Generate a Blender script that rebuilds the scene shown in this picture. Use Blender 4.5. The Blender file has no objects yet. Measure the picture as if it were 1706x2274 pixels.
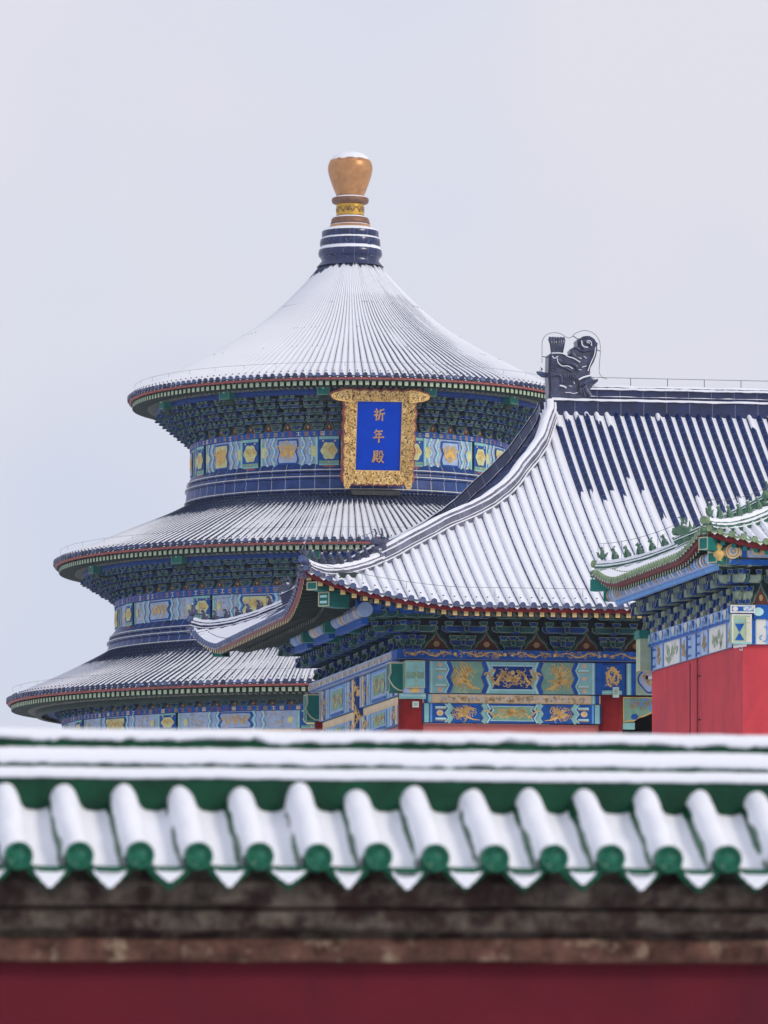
import bpy, math, random
from mathutils import Vector, Matrix, noise as mnoise
random.seed(7)
rad, sin, cos, pi = math.radians, math.sin, math.cos, math.pi
SC = bpy.context.scene
COL = SC.collection
ZC = 1.6                       # camera height above the snowy ground

# ------------------------------------------------------------------ camera
cam_d = bpy.data.cameras.new("camera")
cam = bpy.data.objects.new("camera", cam_d)
COL.objects.link(cam)
cam.location = (0, 0, ZC)
cam.rotation_euler = (rad(90), 0, 0)
cam_d.sensor_fit = 'VERTICAL'
cam_d.sensor_height = 36
cam_d.lens = 200
cam_d.shift_y = 1193 / 2274
cam_d.clip_start = 0.5
cam_d.clip_end = 6000
cam_d.dof.use_dof = True
cam_d.dof.focus_distance = 165
cam_d.dof.aperture_fstop = 6.8
SC.camera = cam

# ------------------------------------------------------------------ sky
W = bpy.data.worlds.new("World")
SC.world = W
W.use_nodes = True
nt = W.node_tree
nt.nodes.clear()
SUN_EL, SUN_AZ = 30, 55        # azimuth measured to the right of straight behind the camera
sky = nt.nodes.new('ShaderNodeTexSky')
sky.sky_type = 'NISHITA'
sky.sun_disc = False
sky.sun_elevation = rad(SUN_EL)
sky.sun_rotation = rad(180 - SUN_AZ)
sky.air_density = 1.0
sky.dust_density = 3.0
hs = nt.nodes.new('ShaderNodeHueSaturation')
hs.inputs['Saturation'].default_value = 0.25
cloud = nt.nodes.new('ShaderNodeTexNoise')
cloud.inputs['Scale'].default_value = 9.0
cloud.inputs['Detail'].default_value = 3
tc = nt.nodes.new('ShaderNodeTexCoord')
cr = nt.nodes.new('ShaderNodeValToRGB')
cr.color_ramp.elements[0].position = 0.35
cr.color_ramp.elements[0].color = (0.62, 0.675, 0.81, 1)
cr.color_ramp.elements[1].position = 0.62
cr.color_ramp.elements[1].color = (0.735, 0.73, 0.815, 1)
vm = nt.nodes.new('ShaderNodeVectorMath')
vm.operation = 'SCALE'
vm.inputs['Scale'].default_value = 10.0
mx = nt.nodes.new('ShaderNodeMix')
mx.data_type = 'RGBA'
mx.inputs['Factor'].default_value = 0.93
bg = nt.nodes.new('ShaderNodeBackground')
bg.inputs['Strength'].default_value = 0.1
wo = nt.nodes.new('ShaderNodeOutputWorld')
L = nt.links.new
L(tc.outputs['Generated'], cloud.inputs['Vector'])
L(cloud.outputs['Fac'], cr.inputs['Fac'])
L(cr.outputs['Color'], vm.inputs[0])
L(sky.outputs['Color'], hs.inputs['Color'])
L(hs.outputs['Color'], mx.inputs['A'])
L(vm.outputs['Vector'], mx.inputs['B'])
L(mx.outputs['Result'], bg.inputs['Color'])
L(bg.outputs['Background'], wo.inputs['Surface'])

# ------------------------------------------------------------------ sun
sun_d = bpy.data.lights.new("sun", 'SUN')
sun_d.energy = 1.4
sun_d.angle = rad(12)
sun_d.color = (1.0, 0.90, 0.76)
sun = bpy.data.objects.new("sun", sun_d)
COL.objects.link(sun)
dv = Vector((sin(rad(SUN_AZ)) * cos(rad(SUN_EL)), -cos(rad(SUN_AZ)) * cos(rad(SUN_EL)), sin(rad(SUN_EL))))
sun.rotation_euler = dv.to_track_quat('Z', 'Y').to_euler()
sun.location = (60, -60, 80)

SC.view_settings.view_transform = 'Standard'
SC.view_settings.look = 'None'
SC.view_settings.exposure = 0.12
SC.view_settings.gamma = 1.0

# ------------------------------------------------------------------ materials
def lin(c):
    return tuple(((x / 255) / 12.92 if x / 255 <= .04045 else ((x / 255 + .055) / 1.055) ** 2.4) for x in c)

MATS = {}
def new_mat(name):
    m = bpy.data.materials.new(name)
    m.use_nodes = True
    n = m.node_tree
    n.nodes.clear()
    out = n.nodes.new('ShaderNodeOutputMaterial')
    MATS[name] = m
    return m, n, out

def nd(n, t, **k):
    x = n.nodes.new(t)
    for a, b in k.items():
        if a in x.inputs.keys():
            x.inputs[a].default_value = b
        else:
            setattr(x, a, b)
    return x

def paint(name, rgb, rough=.55, var=.22, scale=3.0, spec=.18, metallic=0.0, bump=.0, dirt=None):
    """flat paint with slow tone drift, fine grime and a little roughness variation"""
    m, n, out = new_mat(name)
    b = nd(n, 'ShaderNodeBsdfPrincipled', Roughness=rough, Metallic=metallic)
    b.inputs['Specular IOR Level'].default_value = spec
    co = nd(n, 'ShaderNodeTexCoord')
    n1 = nd(n, 'ShaderNodeTexNoise', Scale=scale, Detail=6.0, Roughness=.65)
    r1 = nd(n, 'ShaderNodeMapRange')
    r1.inputs['From Min'].default_value = .3
    r1.inputs['From Max'].default_value = .7
    r1.inputs['To Min'].default_value = 1 - var
    r1.inputs['To Max'].default_value = 1 + var
    sc = nd(n, 'ShaderNodeVectorMath', operation='SCALE')
    l = lin(rgb)
    sc.inputs[0].default_value = l
    n.links.new(co.outputs['Object'], n1.inputs['Vector'])
    n.links.new(n1.outputs['Fac'], r1.inputs['Value'])
    n.links.new(r1.outputs['Result'], sc.inputs['Scale'])
    src = sc.outputs['Vector']
    if dirt:
        n2 = nd(n, 'ShaderNodeTexNoise', Scale=dirt[1], Detail=5.0, Roughness=.7)
        if len(dirt) > 4:
            mpn = nd(n, 'ShaderNodeVectorMath', operation='MULTIPLY')
            mpn.inputs[1].default_value = (1, 1, dirt[4])
            n.links.new(co.outputs['Object'], mpn.inputs[0])
            n.links.new(mpn.outputs['Vector'], n2.inputs['Vector'])
        else:
            n.links.new(co.outputs['Object'], n2.inputs['Vector'])
        r2 = nd(n, 'ShaderNodeMapRange')
        r2.inputs['From Min'].default_value = dirt[2]
        r2.inputs['From Max'].default_value = dirt[2] + .12
        r2.inputs['To Max'].default_value = dirt[3]
        n.links.new(n2.outputs['Fac'], r2.inputs['Value'])
        mm = nd(n, 'ShaderNodeMix', data_type='RGBA')
        n.links.new(r2.outputs['Result'], mm.inputs['Factor'])
        n.links.new(src, mm.inputs['A'])
        mm.inputs['B'].default_value = lin(dirt[0]) + (1,)
        src = mm.outputs['Result']
    n.links.new(src, b.inputs['Base Color'])
    if bump:
        bp = nd(n, 'ShaderNodeBump', Strength=bump, Distance=.02)
        n.links.new(n1.outputs['Fac'], bp.inputs['Height'])
        n.links.new(bp.outputs['Normal'], b.inputs['Normal'])
    n.links.new(b.outputs['BSDF'], out.inputs['Surface'])
    return m

def snow_shader(n, scale=6.0):
    b = nd(n, 'ShaderNodeBsdfPrincipled', Roughness=.75)
    b.inputs['Specular IOR Level'].default_value = .2
    b.inputs['Base Color'].default_value = (.80, .82, .885, 1)
    co = nd(n, 'ShaderNodeTexCoord')
    n1 = nd(n, 'ShaderNodeTexNoise', Scale=scale, Detail=5.0, Roughness=.6)
    bp = nd(n, 'ShaderNodeBump', Strength=.25, Distance=.03)
    n.links.new(co.outputs['Object'], n1.inputs['Vector'])
    n.links.new(n1.outputs['Fac'], bp.inputs['Height'])
    n.links.new(bp.outputs['Normal'], b.inputs['Normal'])
    return b

def mat_snow(name, scale):
    m, n, out = new_mat(name)
    b = snow_shader(n, scale)
    n.links.new(b.outputs['BSDF'], out.inputs['Surface'])

def tile_snow(name, rgb, nscale=7.0, amt=.7, rough=.22, joint=.30, jointw=.07, spec=.5, jointc=(110, 115, 130), cover=1.0):
    """glazed tile under snow: the vertex attribute 'snow' says how deep the snow lies, noise breaks its edge up"""
    m, n, out = new_mat(name)
    s = snow_shader(n, nscale * 1.3)
    g = nd(n, 'ShaderNodeBsdfPrincipled', Roughness=rough)
    g.inputs['Specular IOR Level'].default_value = spec
    at = nd(n, 'ShaderNodeAttribute', attribute_name='snow')
    tv = nd(n, 'ShaderNodeAttribute', attribute_name='tuv')
    co = nd(n, 'ShaderNodeTexCoord')
    n1 = nd(n, 'ShaderNodeTexNoise', Scale=nscale, Detail=4.0, Roughness=.7)
    n.links.new(co.outputs['Object'], n1.inputs['Vector'])
    a = nd(n, 'ShaderNodeMath', operation='MULTIPLY_ADD')
    a.inputs[1].default_value = amt
    a.inputs[2].default_value = -amt * .5
    n.links.new(n1.outputs['Fac'], a.inputs[0])
    ad = nd(n, 'ShaderNodeMath', operation='ADD')
    n.links.new(a.outputs[0], ad.inputs[0])
    n.links.new(at.outputs['Fac'], ad.inputs[1])
    mr = nd(n, 'ShaderNodeMapRange')
    mr.inputs['From Min'].default_value = .44
    mr.inputs['From Max'].default_value = .56
    mr.inputs['To Max'].default_value = cover
    n.links.new(ad.outputs[0], mr.inputs['Value'])
    # glaze colour: drift + pale joint between tiles
    n2 = nd(n, 'ShaderNodeTexNoise', Scale=2.2, Detail=5.0, Roughness=.7)
    n.links.new(co.outputs['Object'], n2.inputs['Vector'])
    r2 = nd(n, 'ShaderNodeMapRange')
    r2.inputs['From Min'].default_value = .3
    r2.inputs['From Max'].default_value = .7
    r2.inputs['To Min'].default_value = .55
    r2.inputs['To Max'].default_value = 1.5
    n.links.new(n2.outputs['Fac'], r2.inputs['Value'])
    sc = nd(n, 'ShaderNodeVectorMath', operation='SCALE')
    sc.inputs[0].default_value = lin(rgb)
    n.links.new(r2.outputs['Result'], sc.inputs['Scale'])
    sx = nd(n, 'ShaderNodeSeparateXYZ')
    n.links.new(tv.outputs['Vector'], sx.inputs[0])
    dvn = nd(n, 'ShaderNodeMath', operation='DIVIDE')
    dvn.inputs[1].default_value = joint
    n.links.new(sx.outputs['Y'], dvn.inputs[0])
    fr = nd(n, 'ShaderNodeMath', operation='FRACT')
    n.links.new(dvn.outputs[0], fr.inputs[0])
    lt = nd(n, 'ShaderNodeMath', operation='LESS_THAN')
    lt.inputs[1].default_value = jointw
    n.links.new(fr.outputs[0], lt.inputs[0])
    ml = nd(n, 'ShaderNodeMath', operation='MULTIPLY')
    ml.inputs[1].default_value = .7
    n.links.new(lt.outputs[0], ml.inputs[0])
    jm = nd(n, 'ShaderNodeMix', data_type='RGBA')
    n.links.new(ml.outputs[0], jm.inputs['Factor'])
    n.links.new(sc.outputs['Vector'], jm.inputs['A'])
    jm.inputs['B'].default_value = lin(jointc) + (1,)
    n.links.new(jm.outputs['Result'], g.inputs['Base Color'])
    mxs = nd(n, 'ShaderNodeMixShader')
    n.links.new(mr.outputs['Result'], mxs.inputs['Fac'])
    n.links.new(g.outputs['BSDF'], mxs.inputs[1])
    n.links.new(s.outputs['BSDF'], mxs.inputs[2])
    n.links.new(mxs.outputs[0], out.inputs['Surface'])
    return m

def carved(name):
    """pierced gilt carving: gold ridges over dark hollows"""
    m, n, out = new_mat(name)
    b = nd(n, 'ShaderNodeBsdfPrincipled', Roughness=.42, Metallic=.25)
    co = nd(n, 'ShaderNodeTexCoord')
    v = nd(n, 'ShaderNodeTexNoise', Scale=13.0, Detail=2.0, Roughness=.6, Distortion=1.2)
    n.links.new(co.outputs['Object'], v.inputs['Vector'])
    r = nd(n, 'ShaderNodeValToRGB')
    e = r.color_ramp.elements
    e[0].position = .41
    e[0].color = lin((70, 44, 20)) + (1,)
    e[1].position = .48
    e[1].color = lin((226, 184, 112)) + (1,)
    x = e.new(.6)
    x.color = lin((244, 210, 140)) + (1,)
    n.links.new(v.outputs['Fac'], r.inputs['Fac'])
    n.links.new(r.outputs['Color'], b.inputs['Base Color'])
    bp = nd(n, 'ShaderNodeBump', Strength=.9, Distance=.08)
    n.links.new(v.outputs['Fac'], bp.inputs['Height'])
    n.links.new(bp.outputs['Normal'], b.inputs['Normal'])
    n.links.new(b.outputs['BSDF'], out.inputs['Surface'])

mat_snow('snow', 6.0)
mat_snow('thick_snow', 14.0)
tile_snow('blue_tile', (8, 38, 92), nscale=20.0, amt=1.0, spec=.16, rough=.4)
tile_snow('hall_tile', (34, 48, 80), nscale=9.0, amt=.6, joint=.36, spec=.3, cover=.93)
tile_snow('cap_snow', (176, 126, 84), nscale=2.2, amt=.9, joint=9, jointw=0, rough=.45, spec=.3)
tile_snow('ridge_tile', (104, 106, 126), nscale=6.0, amt=.7, joint=.9, jointw=.02, rough=.35, jointc=(170, 172, 185))
tile_snow('dark_ridge', (24, 38, 80), nscale=6.0, amt=.7, joint=.62, jointw=.03, rough=.25, jointc=(120, 125, 150))
tile_snow('cornice_tile', (34, 64, 124), nscale=5.0, amt=.5, joint=.62, jointw=.045, rough=.4, spec=.22, jointc=(190, 196, 205))
tile_snow('green_tile', (56, 104, 82), nscale=7.0, amt=.8, joint=.28)
tile_snow('wall_tile', (8, 78, 50), nscale=22.0, amt=.9, joint=.28, jointw=.03, rough=.3)
paint('disc_blue', (80, 94, 130), rough=.35, var=.4, scale=4)
paint('drip_grey', (104, 108, 126), rough=.5, var=.4, scale=4)
paint('disc_dark', (52, 62, 92), rough=.35, var=.5, scale=5)
paint('dragon_tile', (58, 64, 92), rough=.28, var=.6, scale=6, spec=.6)
paint('disc_green', (124, 146, 112), rough=.4, var=.35, scale=5)
paint('wall_green', (6, 78, 54), rough=.4, var=.45, scale=14, spec=.2, dirt=((110, 120, 70), 11, .66, .8))
paint('blue', (18, 84, 162), var=.28, scale=4)
paint('deep_blue', (16, 58, 122), var=.35, scale=4)
paint('sky_blue', (104, 158, 212), var=.2, scale=4)
paint('pale_blue', (150, 178, 214), var=.15, scale=4)
paint('teal', (26, 112, 104), var=.25, scale=4)
paint('cyan', (136, 192, 186), var=.15, scale=4)
paint('pale_cyan', (178, 218, 214), var=.12, scale=4)
paint('green', (36, 82, 84), var=.3, scale=4)
paint('sage', (164, 182, 152), var=.2, scale=4)
paint('field', (124, 166, 144), var=.2, scale=3)
paint('yellow_green', (206, 206, 150), var=.2, scale=4)
paint('lilac', (164, 182, 208), var=.2, scale=4)
paint('gold', (222, 182, 108), rough=.45, var=.3, scale=6)
paint('dull_gold', (176, 146, 96), rough=.5, var=.25, scale=6)
paint('edge', (120, 138, 112), rough=.6, var=.25, scale=5)
paint('pale_edge', (196, 192, 160), rough=.6, var=.2, scale=5)
paint('cream', (226, 200, 160), var=.16, scale=3)
paint('white', (214, 214, 206), var=.12, scale=3)
paint('column_red', (148, 40, 42), rough=.45, var=.28, scale=2.0)
paint('red', (156, 88, 84), var=.2, scale=3)
paint('dark_red', (98, 24, 30), var=.3, scale=4)
paint('figure_green', (92, 124, 102), rough=.45, var=.35, scale=8)
paint('arm_grey', (136, 152, 136), var=.25, scale=4)
paint('shaded_red', (140, 92, 96), var=.3, scale=4)  # greyed red: the left fascia's shade put into its colour
paint('flame_red', (92, 52, 46), var=.4, scale=8)
paint('pink_red', (192, 112, 106), var=.1, scale=1)
paint('gable_red', (198, 68, 76), rough=.8, var=.10, scale=.8, dirt=((164, 58, 72), 1.1, .46, .45, .45))
paint('seam', (120, 26, 40), var=.2)
paint('soffit', (40, 54, 58), rough=.8, var=.3)
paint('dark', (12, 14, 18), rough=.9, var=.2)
paint('rafter_side', (46, 62, 58), rough=.7, var=.25)
paint('rafter_grey', (118, 122, 112), rough=.7, var=.3, scale=6)
paint('bronze', (186, 136, 90), rough=.42, var=.25, scale=2.5, spec=.4, metallic=.45)
paint('brown_bronze', (128, 94, 76), rough=.45, var=.25, scale=6, metallic=.2)
paint('leaf_gold', (206, 164, 66), rough=.34, var=.3, scale=6, metallic=.5)
paint('board_blue', (0, 62, 180), rough=.6, var=.12, scale=1.5, spec=.02)
paint('letter_gold', (186, 146, 104), rough=.4, var=.12, scale=5, metallic=.2)
paint('stone_grey', (92, 92, 90), rough=.8, var=.3, scale=6)
paint('metal_grey', (96, 98, 104), rough=.5, var=.1)
paint('camera_white', (220, 220, 222), rough=.4, var=.05)
paint('band_green', (3, 62, 40), rough=.35, var=.5, scale=6, spec=.25)
paint('wall_disc', (22, 96, 74), rough=.4, var=.3, scale=16, spec=.3, dirt=((120, 140, 100), 13, .66, .7))
paint('wall_red', (95, 26, 38), rough=.85, var=.16, scale=1.6, bump=.08, dirt=((78, 24, 36), 3.0, .5, .6, .3))  # dark base colour stands in for the shade on the wall
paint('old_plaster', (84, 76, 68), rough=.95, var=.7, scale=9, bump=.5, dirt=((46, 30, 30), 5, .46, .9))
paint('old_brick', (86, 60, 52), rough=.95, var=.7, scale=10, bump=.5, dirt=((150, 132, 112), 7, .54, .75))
carved('gilt_carving')

# ------------------------------------------------------------------ mesh builder
class MB:
    def __init__(self):
        self.v, self.f, self.m, self.s, self.snow, self.t, self.mats = [], [], [], [], [], [], []
    def mi(self, mat):
        if mat not in self.mats:
            self.mats.append(mat)
        return self.mats.index(mat)
    def add(self, vs, fs, mat, snow=0.0, tuv=None, smooth=False):
        b = len(self.v)
        self.v += [tuple(p) for p in vs]
        if isinstance(snow, (int, float)):
            self.snow += [float(snow)] * len(vs)
        else:
            self.snow += list(snow)
        self.t += list(tuv) if tuv else [(0, .5, 0)] * len(vs)
        one = isinstance(mat, str)
        for k, f in enumerate(fs):
            self.f.append([b + i for i in f])
            self.m.append(self.mi(mat if one else mat[k]))
            self.s.append(smooth)
    def box(self, x0, x1, y0, y1, z0, z1, mat, M=None, **k):
        vs = [(x, y, z) for z in (z0, z1) for y in (y0, y1) for x in (x0, x1)]
        if M:
            vs = [tuple(M(*p)) for p in vs]
        self.add(vs, [(0, 2, 3, 1), (4, 5, 7, 6), (0, 1, 5, 4), (2, 6, 7, 3), (0, 4, 6, 2), (1, 3, 7, 5)], mat, **k)
    def grid(self, rows, mat, closed=False, **k):
        n = len(rows[0])
        vs = [p for r in rows for p in r]
        fs = []
        for j in range(len(rows) - 1):
            for i in range(n if closed else n - 1):
                i2 = (i + 1) % n
                fs.append((j * n + i, j * n + i2, (j + 1) * n + i2, (j + 1) * n + i))
        self.add(vs, fs, mat, **k)
    def tube(self, path, r, mat, seg=6, smooth=True, cap=True, **k):
        rows = []
        path = [Vector(p) for p in path]
        for i, p in enumerate(path):
            d = (path[min(i + 1, len(path) - 1)] - path[max(i - 1, 0)]).normalized()
            a = d.cross(Vector((0, 0, 1)))
            if a.length < 1e-3:
                a = d.cross(Vector((1, 0, 0)))
            a.normalize()
            b = a.cross(d)
            rr = r[i] if isinstance(r, (list, tuple)) else r
            rows.append([p + (a * cos(2 * pi * q / seg) + b * sin(2 * pi * q / seg)) * rr for q in range(seg)])
        self.grid(rows, mat, closed=True, smooth=smooth, **k)
        if cap:
            self.add(rows[0], [tuple(range(seg))], mat, **k)
            self.add(rows[-1], [tuple(reversed(range(seg)))], mat, **k)
    def lathe(self, prof, seg, mat, snow=None, smooth=True, a0=0, a1=2 * pi, tv=None):
        rows, sn, tt = [], [], []
        full = abs(a1 - a0 - 2 * pi) < 1e-6
        n = seg if full else seg + 1
        for k, (r, z) in enumerate(prof):
            rows.append([(r * sin(a0 + (a1 - a0) * i / seg), -r * cos(a0 + (a1 - a0) * i / seg), z) for i in range(n)])
            sn += [snow[k] if snow else 0.0] * n
            tt += [(z, (a0 + (a1 - a0) * i / seg) * (tv or r), 0) for i in range(n)]
        mm = mat
        if not isinstance(mat, str):
            mm = [mat[j] for j in range(len(prof) - 1) for i in range(seg)]
        self.grid(rows, mm, closed=full, snow=sn, tuv=tt, smooth=smooth)
    def ball(self, c, r, mat, sx=1, sy=1, sz=1, n=8, **k):
        rows = []
        for j in range(n // 2 + 1):
            a = pi * j / (n // 2)
            rows.append([(c[0] + r * sx * max(sin(a), .01) * cos(2 * pi * i / n), c[1] + r * sy * max(sin(a), .01) * sin(2 * pi * i / n), c[2] - r * sz * cos(a)) for i in range(n)])
        self.grid(rows, mat, closed=True, smooth=True, **k)
    def build(self, name, parent=None):
        me = bpy.data.meshes.new(name)
        me.from_pydata(self.v, [], self.f)
        for m in self.mats:
            me.materials.append(MATS[m])
        me.polygons.foreach_set('material_index', self.m)
        me.polygons.foreach_set('use_smooth', self.s)
        a = me.attributes.new('snow', 'FLOAT', 'POINT')
        a.data.foreach_set('value', self.snow)
        t = me.attributes.new('tuv', 'FLOAT_VECTOR', 'POINT')
        t.data.foreach_set('vector', [q for p in self.t for q in p])
        me.update()
        o = bpy.data.objects.new(name, me)
        COL.objects.link(o)
        if parent:
            o.parent = parent
        return o

def empty(name, loc, rz, label, cat):
    o = bpy.data.objects.new(name, None)
    COL.objects.link(o)
    o.location = loc
    o.rotation_euler = (0, 0, rz)
    o['label'] = label
    o['category'] = cat
    return o

def inset(pts, d):
    """inset a simple polygon (counter-clockwise or clockwise) by d"""
    n = len(pts)
    ar = sum(pts[i][0] * pts[(i + 1) % n][1] - pts[(i + 1) % n][0] * pts[i][1] for i in range(n))
    sg = 1 if ar > 0 else -1
    out = []
    for i in range(n):
        p0, p1, p2 = Vector(pts[i - 1]), Vector(pts[i]), Vector(pts[(i + 1) % n])
        e1, e2 = (p1 - p0).normalized(), (p2 - p1).normalized()
        n1, n2 = Vector((-e1.y, e1.x)) * sg, Vector((-e2.y, e2.x)) * sg
        b = n1 + n2
        if b.length < 1e-4:
            b = n1
        b = b.normalized()
        q = p1 + b * (d / max(.4, b.dot(n1)))
        out.append((q.x, q.y))
    return out

def plate(mb, pts, y0, y1, mat, edge, d, M=None, back=False):
    """polygon in (x,z) extruded from y0 (front) to y1, its front face rimmed by a painted edge"""
    M = M or (lambda x, y, z: (x, y, z))
    n = len(pts)
    inn = inset(pts, d) if d else None
    f = [M(p[0], y0, p[1]) for p in pts]
    b = [M(p[0], y1, p[1]) for p in pts]
    mb.add(f + b, [(i, (i + 1) % n, n + (i + 1) % n, n + i) for i in range(n)], mat)
    if inn:
        g = [M(p[0], y0, p[1]) for p in inn]
        mb.add(f + g, [(i, (i + 1) % n, n + (i + 1) % n, n + i) for i in range(n)], edge)
        mb.add(g, [tuple(range(n))], mat)
    else:
        mb.add(f, [tuple(range(n))], mat)
    if back:
        mb.add(b, [tuple(range(n))], mat)

class Paint:
    """ornament painted on a beam face, laid as thin inlays; f(s,t,off) gives the place on the beam"""
    def __init__(self, mb, f, lo=.006, step=.5):
        self.mb, self.f, self.lo, self.step = mb, (lambda s, t, o: f(s, t, o + .003)), lo, step
    def poly(self, pts, mat, layer):
        self.mb.add([self.f(s, t, layer * self.lo) for s, t in pts], [tuple(range(len(pts)))], mat)
    def rect(self, s0, s1, t0, t1, mat, layer=1):
        n = max(1, int(abs(s1 - s0) / self.step))
        self.mb.grid([[self.f(s0 + (s1 - s0) * i / n, t, layer * self.lo) for i in range(n + 1)] for t in (t0, t1)], mat)
    def ribbon(self, pts, w, mat, layer):
        n = len(pts)
        a, b = [], []
        for i in range(n):
            p0, p1 = pts[max(i - 1, 0)], pts[min(i + 1, n - 1)]
            dx, dy = p1[0] - p0[0], p1[1] - p0[1]
            l = math.hypot(dx, dy) or 1
            ww = (w[i] if isinstance(w, (list, tuple)) else w) / 2
            a.append(self.f(pts[i][0] - dy / l * ww, pts[i][1] + dx / l * ww, layer * self.lo))
            b.append(self.f(pts[i][0] + dy / l * ww, pts[i][1] - dx / l * ww, layer * self.lo))
        self.mb.grid([a, b], mat)
    def zig(self, s, t0, t1, a, w, mat, layer, teeth=2):
        pts = []
        for i in range(2 * teeth + 1):
            pts.append((s + (a if i % 2 else 0), t0 + (t1 - t0) * i / (2 * teeth)))
        self.ribbon(pts, w, mat, layer)
    def wave(self, s, t0, t1, a, w, mat, layer, cyc=1.0):
        self.ribbon([(s + a * sin(2 * pi * cyc * i / 12), t0 + (t1 - t0) * i / 12) for i in range(13)], w, mat, layer)
    def blob(self, s, t, rs, rt, mat, layer, lobes=0, n=20):
        self.poly([(s + rs * cos(2 * pi * i / n) * (1 + (.08 * cos(lobes * 2 * pi * i / n) if lobes else 0)),
                    t + rt * sin(2 * pi * i / n) * (1 + (.08 * cos(lobes * 2 * pi * i / n) if lobes else 0))) for i in range(n)], mat, layer)
    def curls(self, s0, s1, t0, t1, k, size, w, mat, layer):
        for _ in range(k):
            s, t, a = random.uniform(s0 + size, s1 - size), random.uniform(t0 + size * .7, t1 - size * .7), random.uniform(0, 6.28)
            d, cv = random.choice((-1, 1)), random.uniform(1.5, 4.5)
            pts = []
            for i in range(6):
                pts.append((s, t))
                s += size * .3 * cos(a)
                t += size * .3 * sin(a)
                a += d * cv * .3
            pts = [(min(max(p, s0), s1), min(max(q, t0), t1)) for p, q in pts]
            self.ribbon(pts, [w * .5, w, w, w, w * .7, w * .3], mat, layer)
    def dragon(self, s, t, w, h, mat, layer, flip=1):
        n = 22
        c = []
        for i in range(n):
            q = i / (n - 1)
            c.append((s + flip * w * (q - .5), t + h * (.26 * sin(q * 2 * pi * 1.5 + .6) + .08 * (q - .3))))
        self.ribbon(c, [h * (.035 + .085 * sin(pi * min(1, .12 + .9 * i / n))) for i in range(n)], mat, layer)
        hx, hy = c[-1]
        self.poly([(hx - flip * h * .16, hy - h * .12), (hx + flip * h * .2, hy - h * .1), (hx + flip * h * .26, hy + h * .05), (hx + flip * h * .1, hy + h * .1), (hx - flip * h * .02, hy + h * .24), (hx - flip * h * .14, hy + h * .1)], mat, layer)
        for k in (.2, .36, .62, .8):
            bx, by = c[int(k * n)]
            d = -1 if k in (.36, .8) else 1
            self.ribbon([(bx, by), (bx + flip * h * .1, by + d * h * .16), (bx + flip * h * .24, by + d * h * .2)], [h * .1, h * .07, h * .05], mat, layer)
            for e in (-.5, .1, .6):
                self.ribbon([(bx + flip * h * .24, by + d * h * .2), (bx + flip * h * .34, by + d * h * (.2 + .12 * e))], h * .03, mat, layer)
        for k in range(9):
            bx, by = c[random.randrange(n)]
            a = random.uniform(0, 6.28)
            self.ribbon([(bx, by), (bx + h * .2 * cos(a), by + h * .2 * sin(a)), (bx + h * .3 * cos(a + .5), by + h * .3 * sin(a + .5))], [h * .05, h * .035, h * .01], mat, layer)
    def phoenix(self, s, t, w, h, mat, layer, flip=1):
        b = [(s + flip * w * x, t + h * y) for x, y in ((.42, -.38), (.2, -.34), (.0, -.18), (-.1, .02), (-.06, .18), (.06, .26))]
        self.ribbon(b, [h * x for x in (.03, .08, .14, .10, .06, .05)], mat, layer)
        hx, hy = b[-1]
        self.poly([(hx - h * .07, hy - h * .05), (hx + flip * h * .16, hy), (hx, hy + h * .1)], mat, layer)
        for k in range(6):
            a = 1.25 + .24 * k
            self.ribbon([(s - flip * w * .02, t - h * .05), (s + flip * w * .38 * cos(a), t + h * .30 * sin(a)), (s + flip * w * .5 * cos(a + .12), t + h * .48 * sin(a + .06))], [h * .045, h * .04, h * .015], mat, layer)
        for k in range(5):
            a = -2.3 - .2 * k
            self.ribbon([(s, t - h * .15), (s + flip * w * .25 * cos(a), t + h * .28 * sin(a)), (s + flip * w * (.42 + .02 * k) * cos(a + .3 - .1 * k), t + h * .46 * sin(a + .2)), (s - flip * w * .46, t + h * (.42 - .16 * k))], [h * .05, h * .035, h * .028, h * .015], mat, layer)

def tick(a, b, n):
    return [a + (b - a) * i / n for i in range(n + 1)]

def interp(tab, x):
    if x <= tab[0][0]:
        (x0, y0), (x1, y1) = tab[0], tab[1]
    elif x >= tab[-1][0]:
        (x0, y0), (x1, y1) = tab[-2], tab[-1]
    else:
        for (x0, y0), (x1, y1) in zip(tab, tab[1:]):
            if x0 <= x <= x1:
                break
    return y0 + (y1 - y0) * (x - x0) / (x1 - x0)

def smooth_curve(tab, n):
    """Catmull-Rom through points, n samples per span"""
    out = []
    m = len(tab)
    for i in range(m - 1):
        p0, p1, p2, p3 = tab[max(i - 1, 0)], tab[i], tab[i + 1], tab[min(i + 2, m - 1)]
        for k in range(n):
            t = k / n
            out.append(tuple(.5 * (2 * b + (c - a) * t + (2 * a - 5 * b + 4 * c - d) * t * t + (3 * b - a - 3 * c + d) * t ** 3) for a, b, c, d in zip(p0, p1, p2, p3)))
    out.append(tuple(tab[-1]))
    return out

# cross-section of one tile course: pan, left foot of the barrel (bare), barrel, right foot, pan
PROF = [(-.5, .02, 1.0), (-.36, .03, 1.0), (-.31, .04, .45), (-.27, .02, .10), (-.23, .15, .30), (-.18, .25, 1.0), (-.09, .32, 1.0), (.02, .34, 1.0), (.13, .30, 1.0), (.22, .20, 1.0), (.31, .08, 1.0), (.5, .02, 1.0)]

# ------------------------------------------------------------------ ground
g = MB()
g.add([(-1500, -300, 0), (1500, -300, 0), (1500, 3000, 0), (-1500, 3000, 0)], [(0, 1, 2, 3)], 'snow')
go = g.build('ground')
go['kind'] = 'structure'
go['label'] = 'snow covered ground below the temple buildings'
go['category'] = 'ground'

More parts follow.
